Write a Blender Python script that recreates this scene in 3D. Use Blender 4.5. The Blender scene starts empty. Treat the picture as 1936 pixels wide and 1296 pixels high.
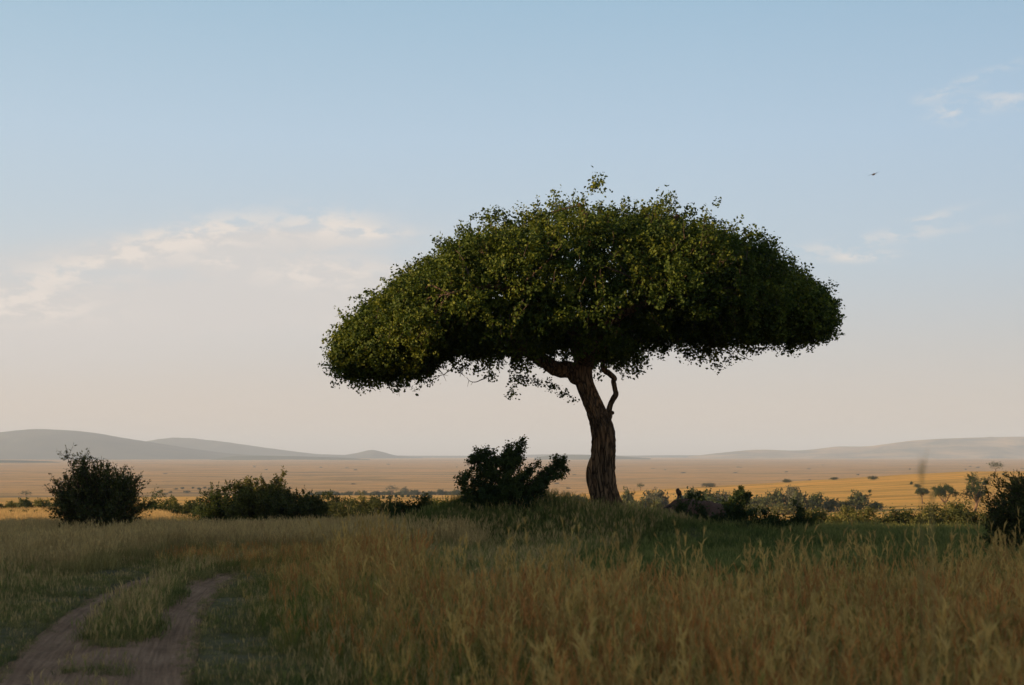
import bpy, math, random
import numpy as np
from mathutils import Vector, Matrix

# ------------------------------------------------------------------ camera
W, H = 1936.0, 1296.0
EYE = 2.4                       # metres above the ground under the camera
HOR = 862.0                     # image row of the eye level
FPX = 50.0 / 36.0 * W           # focal length in photo pixels
PITCH = math.atan((HOR - H / 2) / FPX)
SC = bpy.context.scene
COL = SC.collection

cam_d = bpy.data.cameras.new("camera")
cam_d.lens = 50.0
cam_d.sensor_width = 36.0
cam_d.clip_start = 0.1
cam_d.clip_end = 60000.0
cam_d.dof.use_dof = True
cam_d.dof.focus_distance = 58.0
cam_d.dof.aperture_fstop = 2.0
cam = bpy.data.objects.new("camera", cam_d)
cam.location = (0, 0, EYE)
cam.rotation_euler = (math.pi / 2 + PITCH, 0, 0)
COL.objects.link(cam)
SC.camera = cam

# ------------------------------------------------------------------ light
SUN_EL = math.radians(9.5)
SUN_AZ = math.radians(-101.0)   # from the view direction (+Y), negative = left
to_sun = Vector((math.sin(SUN_AZ) * math.cos(SUN_EL), math.cos(SUN_AZ) * math.cos(SUN_EL), math.sin(SUN_EL)))
sun_d = bpy.data.lights.new("sun", 'SUN')
sun_d.energy = 5.0
sun_d.angle = math.radians(0.6)
sun_d.color = (1.0, 0.70, 0.42)
sun = bpy.data.objects.new("sun", sun_d)
sun.rotation_euler = to_sun.to_track_quat('Z', 'Y').to_euler()
sun.location = (-40, -20, 40)
COL.objects.link(sun)

SC.view_settings.view_transform = 'Standard'
SC.view_settings.look = 'None'
SC.view_settings.gamma = 1.0
SC.view_settings.use_curve_mapping = False
SC.view_settings.exposure = 1.0

SC.render.engine = 'CYCLES'
cy = SC.cycles
cy.max_bounces = 5
cy.diffuse_bounces = 3
cy.glossy_bounces = 1
cy.transmission_bounces = 2
cy.transparent_max_bounces = 4
cy.volume_bounces = 0
cy.use_denoising = True
cy.denoiser = 'OPENIMAGEDENOISE'
cy.denoising_input_passes = 'RGB_ALBEDO_NORMAL'
cy.use_adaptive_sampling = False


class NT:
    """small helper around a node tree"""
    def __init__(s, tree):
        s.t = tree
        s.t.nodes.clear()

    def n(s, kind, **kw):
        nd = s.t.nodes.new(kind)
        for k, v in kw.items():
            setattr(nd, k, v)
        return nd

    def put(s, sock, v):
        if isinstance(v, bpy.types.NodeSocket):
            s.t.links.new(v, sock)
        elif v is not None:
            sock.default_value = v

    def m(s, op, a, b=None, c=None, clamp=False):
        nd = s.n('ShaderNodeMath', operation=op, use_clamp=clamp)
        s.put(nd.inputs[0], a)
        s.put(nd.inputs[1], b)
        s.put(nd.inputs[2], c)
        return nd.outputs[0]

    def v(s, op, a, b=None, scale=None):
        nd = s.n('ShaderNodeVectorMath', operation=op)
        s.put(nd.inputs[0], a)
        s.put(nd.inputs[1], b)
        if scale is not None:
            s.put(nd.inputs['Scale'], scale)
        return nd.outputs['Value'] if op in ('LENGTH', 'DOT_PRODUCT') else nd.outputs['Vector']

    def mix(s, f, a, b, blend='MIX'):
        nd = s.n('ShaderNodeMix', data_type='RGBA', blend_type=blend)
        s.put(nd.inputs[0], f)
        s.put(nd.inputs[6], a)
        s.put(nd.inputs[7], b)
        return nd.outputs[2]

    def ramp(s, f, stops, interp='LINEAR'):
        nd = s.n('ShaderNodeValToRGB')
        cr = nd.color_ramp
        cr.interpolation = interp
        while len(cr.elements) < len(stops):
            cr.elements.new(0.5)
        for e, (p, c) in zip(cr.elements, stops):
            e.position = p
            e.color = (c[0], c[1], c[2], 1) if hasattr(c, '__len__') else (c, c, c, 1)
        s.put(nd.inputs[0], f)
        return nd.outputs[0]

    def step(s, x, lo, hi):
        nd = s.n('ShaderNodeMapRange', interpolation_type='SMOOTHSTEP')
        s.put(nd.inputs[0], x)
        s.put(nd.inputs[1], lo)
        s.put(nd.inputs[2], hi)
        return nd.outputs[0]

    def noise(s, vec, scale, detail=4, rough=0.55, dist=0.0):
        nd = s.n('ShaderNodeTexNoise')
        s.put(nd.inputs['Vector'], vec)
        nd.inputs['Scale'].default_value = scale
        nd.inputs['Detail'].default_value = detail
        nd.inputs['Roughness'].default_value = rough
        nd.inputs['Distortion'].default_value = dist
        return nd

    def xyz(s, x, y, z):
        nd = s.n('ShaderNodeCombineXYZ')
        s.put(nd.inputs[0], x)
        s.put(nd.inputs[1], y)
        s.put(nd.inputs[2], z)
        return nd.outputs[0]


def srgb(r, g, b):
    f = lambda c: c / 12.92 if c <= 0.04045 else ((c + 0.055) / 1.055) ** 2.4
    return (f(r / 255), f(g / 255), f(b / 255), 1.0)


# ------------------------------------------------------------------ sky
world = bpy.data.worlds.new("World")
SC.world = world
world.use_nodes = True
w = NT(world.node_tree)
sky = w.n('ShaderNodeTexSky', sky_type='NISHITA')
sky.sun_disc = False
sky.sun_elevation = SUN_EL
sky.sun_rotation = SUN_AZ
sky.altitude = 1500
sky.air_density = 1.0
sky.dust_density = 1.5
sky.ozone_density = 1.0
tc = w.n('ShaderNodeTexCoord')
sep = w.n('ShaderNodeSeparateXYZ')
w.put(sep.inputs[0], tc.outputs['Generated'])
el = w.m('MULTIPLY', w.m('ARCSINE', sep.outputs[2]), 180 / math.pi)
az = w.m('MULTIPLY', w.m('ARCTAN2', sep.outputs[0], sep.outputs[1]), 180 / math.pi)
SKY_K = 0.075
base = w.mix(1.0, sky.outputs[0], (SKY_K, SKY_K, SKY_K, 1), 'MULTIPLY')
# thin bright high haze: pale blue above, rose grey towards the horizon, all round
SX = 2 ** -SC.view_settings.exposure
def sk(r, g, b, k=1.0):
    c = srgb(r, g, b)
    return (c[0] * SX * k, c[1] * SX * k, c[2] * SX * k)
eln = w.m('DIVIDE', w.m('MAXIMUM', el, 0.0), 90.0, clamp=True)
veil = w.ramp(eln, [(0.0, sk(213, 194, 182)), (0.02, sk(213, 198, 188)), (0.047, sk(206, 202, 200)),
                    (0.087, sk(194, 208, 219)), (0.14, sk(184, 207, 227)), (0.20, sk(162, 195, 219)),
                    (0.36, sk(134, 158, 180)), (0.62, sk(112, 132, 152)), (1.0, sk(98, 116, 136))])
# the side towards the sun is a little brighter
sunny = w.m('COSINE', w.m('MULTIPLY', w.m('SUBTRACT', az, math.degrees(SUN_AZ)), math.pi / 180))
veil = w.mix(1.0, veil, w.ramp(w.m('MULTIPLY_ADD', sunny, 0.5, 0.5),
             [(0.0, (0.74, 0.79, 0.85)), (0.34, (1.0, 1.0, 1.0)), (0.55, (1.07, 1.04, 1.01)), (1.0, (1.2, 1.12, 1.0))]), 'MULTIPLY')
clear = w.mix(0.9, base, veil)
# clouds
cvec = w.xyz(w.m('MULTIPLY', az, 0.19), w.m('MULTIPLY', el, 0.46), 0.3)
cn = w.noise(cvec, 4.2, 8, 0.62, 0.25).outputs[0]
cvec2 = w.xyz(w.m('MULTIPLY', az, 0.05), w.m('MULTIPLY', el, 0.5), 4.2)
cn2 = w.noise(cvec2, 1.3, 5, 0.55, 0.1).outputs[0]
def blob(a0, e0, wa, we, tilt=0.0):
    da = w.m('SUBTRACT', az, a0)
    de = w.m('SUBTRACT', w.m('SUBTRACT', el, e0), w.m('MULTIPLY', da, tilt))
    r2 = w.m('ADD', w.m('POWER', w.m('ABSOLUTE', w.m('DIVIDE', da, wa)), 2.0),
             w.m('POWER', w.m('ABSOLUTE', w.m('DIVIDE', de, we)), 2.0))
    return w.m('EXPONENT', w.m('MULTIPLY', r2, -1.0))
def azel(px, py):
    return math.degrees(math.atan((px - W / 2) / FPX)), math.degrees(math.atan((HOR - py) / FPX))
def add(*xs):
    r = xs[0]
    for x in xs[1:]:
        r = w.m('ADD', r, x)
    return r
def pb(px, py, wp, hp, tilt=0.0):
    a, e = azel(px, py)
    return blob(a, e, math.degrees(wp / FPX), math.degrees(hp / FPX), tilt)
bank = add(pb(280, 575, 500, 100, 0.10), pb(-300, 620, 500, 90), pb(640, 560, 220, 75), pb(420, 470, 260, 30, 0.1))
puffs = add(pb(430, 442, 95, 30, 0.12), pb(625, 428, 80, 28), pb(290, 470, 80, 22, 0.2), pb(130, 530, 170, 30, 0.28), pb(30, 600, 140, 24),
            pb(60, 588, 60, 16), pb(420, 500, 60, 10), pb(710, 440, 60, 10), w.m('MULTIPLY', add(pb(1650, 466, 180, 11, 0.12), pb(1755, 432, 60, 9, 0.25)), 0.6), w.m('MULTIPLY', add(pb(1835, 184, 90, 10, 0.3), pb(1815, 234, 40, 18), pb(1920, 218, 60, 18)), 0.5),
            pb(1630, 495, 60, 9), pb(600, 520, 120, 26))
rest = w.m('MULTIPLY', w.step(w.m('ABSOLUTE', az), 24, 40), blob(0, 8, 400, 4))
den_b = w.m('MULTIPLY', bank, w.m('MULTIPLY', w.step(cn2, 0.12, 0.55), w.m('MULTIPLY_ADD', cn, 0.9, 0.5)), clamp=True)
den_p = w.m('MULTIPLY', w.m('MINIMUM', add(puffs, w.m('MULTIPLY', rest, 0.4)), 1.1), w.step(cn, 0.42, 0.6), clamp=True)
skyc = w.mix(w.m('MULTIPLY', den_b, 0.8), clear, (*sk(218, 211, 206), 1))
skyc = w.mix(w.m('MULTIPLY', den_p, 0.8), skyc, (*sk(238, 227, 217), 1))
bg = w.n('ShaderNodeBackground')
w.put(bg.inputs[0], skyc)
bg.inputs[1].default_value = 1.0
wo = w.n('ShaderNodeOutputWorld')
w.put(wo.inputs[0], bg.outputs[0])

# ------------------------------------------------------------------ numpy helpers
rng = np.random.default_rng(7)
random.seed(7)


def hash3(i, j, k, seed):
    h = (i.astype(np.int64) * 374761393 + j.astype(np.int64) * 668265263 + k.astype(np.int64) * 2147483647 + seed * 974711) & 0xFFFFFFFF
    h = ((h ^ (h >> 13)) * 1274126177) & 0xFFFFFFFF
    h = ((h ^ (h >> 16)) * 2246822519) & 0xFFFFFFFF
    return ((h ^ (h >> 15)) & 0xFFFFFF) / float(0xFFFFFF)


def vnoise(x, y, z=None, seed=1):
    x = np.asarray(x, float); y = np.asarray(y, float)
    z = np.zeros_like(x) if z is None else np.asarray(z, float)
    i, j, k = np.floor(x), np.floor(y), np.floor(z)
    u, v, t = x - i, y - j, z - k
    u = u * u * (3 - 2 * u); v = v * v * (3 - 2 * v); t = t * t * (3 - 2 * t)
    r = 0
    for a in (0, 1):
        for b in (0, 1):
            for c in (0, 1):
                r = r + hash3(i + a, j + b, k + c, seed) * (u if a else 1 - u) * (v if b else 1 - v) * (t if c else 1 - t)
    return r


def fbm(x, y, z=None, seed=1, o=4, g=0.5):
    r, a, s = 0, 1.0, 0
    for q in range(o):
        f = 2.0 ** q
        r = r + a * (vnoise(np.asarray(x) * f, np.asarray(y) * f, None if z is None else np.asarray(z) * f, seed + q) - 0.5)
        s += a
        a *= g
    return r / s * 2


def sstep(x, a, b):
    t = np.clip((np.asarray(x, float) - a) / (b - a), 0, 1)
    return t * t * (3 - 2 * t)


def ray(px, py):
    """world direction through a photo pixel, with y component 1"""
    u, v = (px - W / 2) / FPX, (H / 2 - py) / FPX
    c, s = math.cos(PITCH), math.sin(PITCH)
    y, z = c - v * s, s + v * c
    return Vector((u / y, 1.0, z / y))


def at(px, py, d):
    r = ray(px, py)
    return Vector((r.x * d, d, EYE + r.z * d))


# ------------------------------------------------------------------ terrain
TRK = np.array([(-0.3, -6), (-0.8, 0), (-1.9, 5), (-3.2, 10), (-4.75, 16), (-5.95, 21.5), (-6.95, 27), (-7.55, 32), (-7.6, 36.5),
                (-6.9, 41), (-5.2, 47), (-2, 53), (3, 60), (12, 70)], float)
_t = np.linspace(0, len(TRK) - 1, 700)
_k = np.arange(len(TRK))
def _smooth(a, n=60):
    p = np.concatenate([np.full(n, a[0]), a, np.full(n, a[-1])])
    c = np.convolve(p, np.ones(2 * n + 1) / (2 * n + 1), 'valid')
    c[0], c[-1] = a[0], a[-1]
    return c
TX, TY = _smooth(np.interp(_t, _k, TRK[:, 0]), 30), _smooth(np.interp(_t, _k, TRK[:, 1]), 30)
_dx, _dy = np.gradient(TX), np.gradient(TY)
_l = np.hypot(_dx, _dy)
NX, NY = _dy / _l, -_dx / _l          # normal to the right of the track


def track_lat(x, y):
    """signed offset from the track's centre line (right positive)"""
    x = np.atleast_1d(np.asarray(x, float)); y = np.atleast_1d(np.asarray(y, float))
    out = np.full(x.shape, 99.0)
    m = (y < 75) & (y > -8) & (np.abs(x) < 40)
    xi, yi = x[m], y[m]
    res = np.empty(xi.shape)
    for s in range(0, len(xi), 20000):
        a, b = xi[s:s + 20000], yi[s:s + 20000]
        d2 = (a[:, None] - TX[::4]) ** 2 + (b[:, None] - TY[::4]) ** 2
        j = np.argmin(d2, 1) * 4
        res[s:s + 20000] = (a - TX[j]) * NX[j] + (b - TY[j]) * NY[j]
        far = d2.min(1) > 100
        res[s:s + 20000][far] = np.sign(res[s:s + 20000][far]) * 50
    out[m] = res
    return out


LD = [0, 60, 100, 150, 250, 350, 500, 800, 1000, 1300, 2000, 3000, 5000, 8000, 14000, 40000]
PL = [0, -.75, -1.7, -3.2, -9, -13, -16.5, -20, -26, -34, -38, -36, -30, -22, -14, -14]
PC = [0, -.75, -2.6, -5.5, -9.5, -12.2, -15.5, -19.5, -25, -34, -38, -36, -30, -22, -14, -14]
PR = [0, -.75, -2.8, -5.5, -9.5, -11.5, -11.2, -8.2, -7.5, -16, -29, -31, -29, -22, -14, -14]


def mounds(x, y):
    z = 0
    for px, py, d, r, h in ((935, 960, 49.8, 3.7, 1.5), (1120, 980, 49.5, 3.8, 0.42), (1240, 985, 48, 3.6, 0.45), (1390, 990, 51, 3.0, 0.42)):
        p = at(px, py, d)
        q = ((x - p.x) ** 2 + (y - p.y) ** 2) / (r * r)
        z = z + h * np.exp(-q * 1.3)
    return z


def G(x, y):
    x = np.asarray(x, float); y = np.asarray(y, float)
    d = np.hypot(x, y)
    a = x / np.maximum(np.abs(y), 1e-3)
    zc, zl, zr = np.interp(d, LD, PC), np.interp(d, LD, PL), np.interp(d, LD, PR)
    tl, tr = sstep(-a, 0.10, 0.27), np.clip((a - 0.03) / 0.29, 0, 1)
    z = zc + (zl - zc) * tl + (zr - zc) * tr
    back = sstep(-y, -5, 60)                       # behind the camera the ridge goes on level
    z = z * (1 - back) + (-0.012 * np.minimum(d, 200)) * back
    # added unseen rise at left, shaped to keep evening sun off the foreground
    crest = np.interp(y, SHADE_RIDGE_Y, SHADE_RIDGE_H) * (1.0 + 0.16 * fbm(x / 23.0, y / 13.0, seed=11))
    z = z + crest * np.exp(-((x + 82) / 26.0) ** 2)
    z = z + mounds(x, y)
    z = z + 0.06 * fbm(x / 2.3, y / 2.3, seed=3) * sstep(d, 1, 6)
    z = z + 0.5 * fbm(x / 45., y / 45., seed=4) * sstep(d, 70, 200)
    z = z + 2.2 * fbm(x / 320., y / 320., seed=5) * sstep(d, 500, 1500)
    return z


SHADE_RIDGE_Y, SHADE_RIDGE_H = [-160, -90, 16, 33, 45, 61], [0, 26, 26, 19.3, 18.6, 0]


def GZ(x, y):
    return float(G(np.array([x]), np.array([y]))[0])


def on_ground(px, d):
    """point of the ground under image column px at distance d"""
    x = (px - W / 2) / FPX * d
    return Vector((x, d, GZ(x, d)))


# ------------------------------------------------------------------ mesh helpers
def make_mesh(name, verts, faces, attrs=None, smooth=True):
    """verts (n,3); faces list of int arrays (m,3) / (m,4)"""
    me = bpy.data.meshes.new(name)
    verts = np.ascontiguousarray(verts, np.float32)
    if isinstance(faces, np.ndarray):
        faces = [faces]
    faces = [f for f in faces if len(f)]
    nl = sum(f.size for f in faces)
    nf = sum(len(f) for f in faces)
    me.vertices.add(len(verts))
    me.vertices.foreach_set('co', verts.ravel())
    me.loops.add(nl)
    me.polygons.add(nf)
    me.loops.foreach_set('vertex_index', np.concatenate([f.ravel() for f in faces]).astype(np.int32))
    tot = np.concatenate([np.full(len(f), f.shape[1]) for f in faces]).astype(np.int32)
    st = np.concatenate([[0], np.cumsum(tot)[:-1]]).astype(np.int32)
    me.polygons.foreach_set('loop_start', st)
    me.polygons.foreach_set('loop_total', tot)
    me.polygons.foreach_set('use_smooth', np.full(nf, smooth))
    for k, (dom, arr) in (attrs or {}).items():
        arr = np.ascontiguousarray(arr, np.float32)
        kind = 'FLOAT' if arr.ndim == 1 else ('FLOAT_VECTOR' if arr.shape[1] == 3 else 'FLOAT_COLOR')
        at_ = me.attributes.new(k, kind, dom)
        at_.data.foreach_set({'FLOAT': 'value', 'FLOAT_VECTOR': 'vector', 'FLOAT_COLOR': 'color'}[kind], arr.ravel())
    me.update(calc_edges=True)
    return me


def link(name, me, mat=None, parent=None, loc=None, rotz=0.0, col=None):
    o = bpy.data.objects.new(name, me)
    (col or COL).objects.link(o)
    if mat is not None and me is not None and not me.materials:
        me.materials.append(mat)
    if parent is not None:
        o.parent = parent
    if loc is not None:
        o.location = loc
    o.rotation_euler.z = rotz
    return o


def thing(name, label, cat, loc, group=None, rotz=0.0):
    o = bpy.data.objects.new(name, None)
    o.empty_display_size = 0.3
    COL.objects.link(o)
    o.location = loc
    o.rotation_euler.z = rotz
    return tag(o, label, cat, group)


def tag(o, label, cat=None, group=None, kind=None):
    if label:
        o['label'] = label
    if cat:
        o['category'] = cat
    if group:
        o['group'] = group
    if kind:
        o['kind'] = kind
    return o


def grid_faces(nu, nv, close=False):
    """quads of a (nu rings x nv points) grid"""
    i = np.arange(nu - 1)[:, None]
    j = np.arange(nv if close else nv - 1)[None, :]
    j2 = (j + 1) % nv
    return np.stack([i * nv + j, i * nv + j2, (i + 1) * nv + j2, (i + 1) * nv + j], -1).reshape(-1, 4)


def catmull(pts, n):
    pts = np.asarray(pts, float)
    k = np.arange(len(pts))
    t = np.linspace(0, len(pts) - 1, n)
    i = np.clip(np.floor(t).astype(int), 0, len(pts) - 2)
    f = (t - i)[:, None]
    p = lambda q: pts[np.clip(q, 0, len(pts) - 1)]
    p0, p1, p2, p3 = p(i - 1), p(i), p(i + 1), p(i + 2)
    return 0.5 * ((2 * p1) + (-p0 + p2) * f + (2 * p0 - 5 * p1 + 4 * p2 - p3) * f ** 2 + (-p0 + 3 * p1 - 3 * p2 + p3) * f ** 3)


def tube(path, rad, seg=8, disp=None, cap=True):
    """verts, quads of a swept tube; disp(theta, s, r) scales radius"""
    path = np.asarray(path, float)
    n = len(path)
    rad = np.broadcast_to(np.asarray(rad, float), (n,))
    tan = np.gradient(path, axis=0)
    tan /= np.linalg.norm(tan, axis=1)[:, None] + 1e-9
    ref = np.array([1.0, 0, 0]) if abs(tan[0][0]) < 0.8 else np.array([0, 1.0, 0])
    A = np.empty_like(path)
    a = ref - tan[0] * (ref @ tan[0])
    for i in range(n):
        a = a - tan[i] * (a @ tan[i])
        a /= np.linalg.norm(a) + 1e-9
        A[i] = a
    B = np.cross(tan, A)
    th = np.linspace(0, 2 * np.pi, seg, endpoint=False)
    R = np.repeat(rad[:, None], seg, 1)
    if disp is not None:
        s = np.concatenate([[0], np.cumsum(np.linalg.norm(np.diff(path, axis=0), axis=1))])
        R = R * disp(th[None, :] + 0 * R, s[:, None] + 0 * R)
    V = path[:, None] + A[:, None] * (np.cos(th)[None, :, None] * R[..., None]) + B[:, None] * (np.sin(th)[None, :, None] * R[..., None])
    V = V.reshape(-1, 3)
    F = grid_faces(n, seg, True)
    return V, F


def merge(parts):
    vs, fs, off = [], {}, 0
    for V, F in parts:
        vs.append(V)
        fs.setdefault(F.shape[1], []).append(F + off)
        off += len(V)
    return np.concatenate(vs), [np.concatenate(f) for f in fs.values()]


def unit(v):
    return v / (np.linalg.norm(v, axis=-1, keepdims=True) + 1e-9)


def leaf_quads(P, N, L, asp=0.55, fold=0.12, T=None):
    n = len(P)
    N = unit(N)
    if T is None:
        T = rng.normal(size=(n, 3))
    T = T - N * np.sum(T * N, 1, keepdims=True)
    T = unit(T)
    B = np.cross(N, T)
    L = np.broadcast_to(L, (n,))[:, None]
    w_ = L * asp * 0.5
    V = np.stack([P, P + T * L * .45 + B * w_ + N * L * fold, P + T * L, P + T * L * .45 - B * w_ + N * L * fold], 1).reshape(-1, 3)
    F = np.arange(4 * n).reshape(n, 4)
    return V, F


def clump_points(C, R, n, out=None, up=0.25, flat=1.0, shell=0.5, leaf=0.1, twigs=15):
    """n leaf positions in rosettes along short twigs that radiate from the clump centres C (reach R)"""
    m = len(C)
    p = R ** 2 / np.sum(R ** 2)
    k = rng.choice(m, n, p=p)
    TD_ = rng.normal(size=(m, twigs, 3)) + (0 if out is None else out[:, None, :] * 0.6) + np.array([0, 0, up])
    TD_ = unit(TD_)
    TL = R[:, None] * (0.72 + 0.55 * rng.random((m, twigs)) ** 1.5)
    j = rng.integers(0, twigs, n)
    node = shell + (1.0 - shell) * (rng.integers(0, 5, n) + 0.25 * rng.random(n)) / 4.1
    D = TD_[k, j]
    off = D * (TL[k, j] * node)[:, None] + rng.normal(size=(n, 3)) * leaf * 0.5
    off[:, 2] *= flat
    return C[k] + off, unit(D * 0.8 + rng.normal(size=(n, 3)) * 0.7 + np.array([0, 0, 0.35])), k


def foliage_mesh(name, C, R, n, leaf, asp=0.6, out=None, up=0.25, flat=1.0, shell=0.5, extra=None, zmin=None):
    C = np.asarray(C, float); R = np.asarray(R, float)
    P, N, k = clump_points(C, R, n, out, up, flat, shell, leaf)
    if extra is not None:
        P = np.concatenate([P, extra[0]])
        N = np.concatenate([N, extra[1]])
        k = np.concatenate([k, rng.integers(0, len(C), len(extra[0]))])
    if zmin is not None:
        P[:, 2] = np.maximum(P[:, 2], zmin)
    L = leaf * (0.65 + 0.7 * rng.random(len(P)))
    V, F = leaf_quads(P, N, L, asp)
    ct = rng.random(len(C))
    tint = np.clip(0.35 * rng.random(len(P)) + 0.65 * ct[k], 0, 1)
    return make_mesh(name, V, F, {'tint': ('FACE', tint)}, smooth=False)


# ------------------------------------------------------------------ materials
def new_mat(name):
    m = bpy.data.materials.new(name)
    m.use_nodes = True
    return m, NT(m.node_tree)


def finish(t, surf):
    o = t.n('ShaderNodeOutputMaterial')
    t.put(o.inputs[0], surf)


def principled(t, color, rough=0.7, normal=None, spec=0.25):
    p = t.n('ShaderNodeBsdfPrincipled')
    t.put(p.inputs['Base Color'], color)
    t.put(p.inputs['Roughness'], rough)
    p.inputs['Specular IOR Level'].default_value = spec
    if normal is not None:
        t.put(p.inputs['Normal'], normal)
    return p.outputs[0]


def leaf_mat(name, dark, mid, light, trans=0.25, rough=0.6, spec=0.12):
    m, t = new_mat(name)
    a = t.n('ShaderNodeAttribute', attribute_name='tint')
    c = t.ramp(a.outputs['Fac'], [(0.0, dark), (0.55, mid), (1.0, light)])
    s = principled(t, c, rough, spec=spec)
    tr = t.n('ShaderNodeBsdfTranslucent')
    t.put(tr.inputs[0], t.mix(1.0, c, (1.3, 1.25, 0.5, 1), 'MULTIPLY'))
    mx = t.n('ShaderNodeMixShader')
    mx.inputs[0].default_value = trans
    t.put(mx.inputs[1], s)
    t.put(mx.inputs[2], tr.outputs[0])
    finish(t, mx.outputs[0])
    return m


M = {}
M['leaf_tree'] = leaf_mat('leaf_tree', (0.022, 0.038, 0.007), (0.062, 0.088, 0.011), (0.18, 0.185, 0.022), 0.22)
M['leaf_dark'] = leaf_mat('leaf_dark', (0.022, 0.034, 0.010), (0.040, 0.058, 0.016), (0.075, 0.090, 0.024))
M['leaf_spiky'] = leaf_mat('leaf_spiky', (0.035, 0.042, 0.014), (0.06, 0.07, 0.022), (0.12, 0.11, 0.035))
M['leaf_olive'] = leaf_mat('leaf_olive', (0.06, 0.065, 0.02), (0.11, 0.11, 0.03), (0.19, 0.17, 0.05))
M['leaf_far'] = leaf_mat('leaf_far', (0.045, 0.055, 0.02), (0.075, 0.085, 0.03), (0.12, 0.12, 0.045), trans=0.15)
M['leaf_grey'] = leaf_mat('leaf_grey', (0.07, 0.075, 0.045), (0.10, 0.10, 0.06), (0.15, 0.14, 0.08), trans=0.1)
M['leaf_dry'] = leaf_mat('leaf_dry', (0.13, 0.08, 0.04), (0.2, 0.13, 0.06), (0.28, 0.19, 0.09), trans=0.15)


def bark_mat(name, c0, c1, scale=9.0):
    m, t = new_mat(name)
    tcn = t.n('ShaderNodeTexCoord')
    v = t.v('MULTIPLY', tcn.outputs['Object'], (scale, scale, scale * 0.16))
    nz = t.noise(v, 1.0, 6, 0.65, 0.6).outputs[0]
    nz2 = t.noise(tcn.outputs['Object'], 0.9, 3).outputs[0]
    c = t.ramp(nz, [(0.3, c0), (0.7, c1)])
    c = t.mix(t.step(nz2, 0.4, 0.7), c, t.mix(1.0, c, (1.25, 1.1, 0.95, 1), 'MULTIPLY'))
    vo = t.n('ShaderNodeTexVoronoi', feature='DISTANCE_TO_EDGE')
    wob = t.noise(tcn.outputs['Object'], 1.6, 3).outputs['Color']
    vv = t.v('ADD', t.v('MULTIPLY', tcn.outputs['Object'], (scale * .8, scale * .8, scale * .13)), t.v('MULTIPLY', wob, (1.6, 1.6, 1.2)))
    t.put(vo.inputs['Vector'], vv)
    vo.inputs['Scale'].default_value = 1.0
    crk = t.step(vo.outputs['Distance'], 0.0, 0.16)
    c = t.mix(1.0, c, t.ramp(crk, [(0.0, 0.32), (1.0, 1.08)]), 'MULTIPLY')
    nz = t.m('ADD', t.m('MULTIPLY', nz, 0.6), t.m('MULTIPLY', crk, 0.7))
    b = t.n('ShaderNodeBump')
    b.inputs['Strength'].default_value = 0.9
    b.inputs['Distance'].default_value = 0.05
    t.put(b.inputs['Height'], nz)
    finish(t, principled(t, c, 0.85, b.outputs[0], 0.15))
    return m


M['bark'] = bark_mat('bark', (0.06, 0.035, 0.02), (0.26, 0.155, 0.085))
M['bark_far'] = bark_mat('bark_far', (0.13, 0.08, 0.05), (0.25, 0.17, 0.10), 3.0)
M['twig'] = bark_mat('twig', (0.06, 0.04, 0.03), (0.12, 0.085, 0.06), 14.0)
M['log'] = bark_mat('log', (0.025, 0.017, 0.013), (0.07, 0.048, 0.036), 12.0)
M['deadwood'] = bark_mat('deadwood', (0.10, 0.08, 0.07), (0.26, 0.23, 0.2), 12.0)


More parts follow.
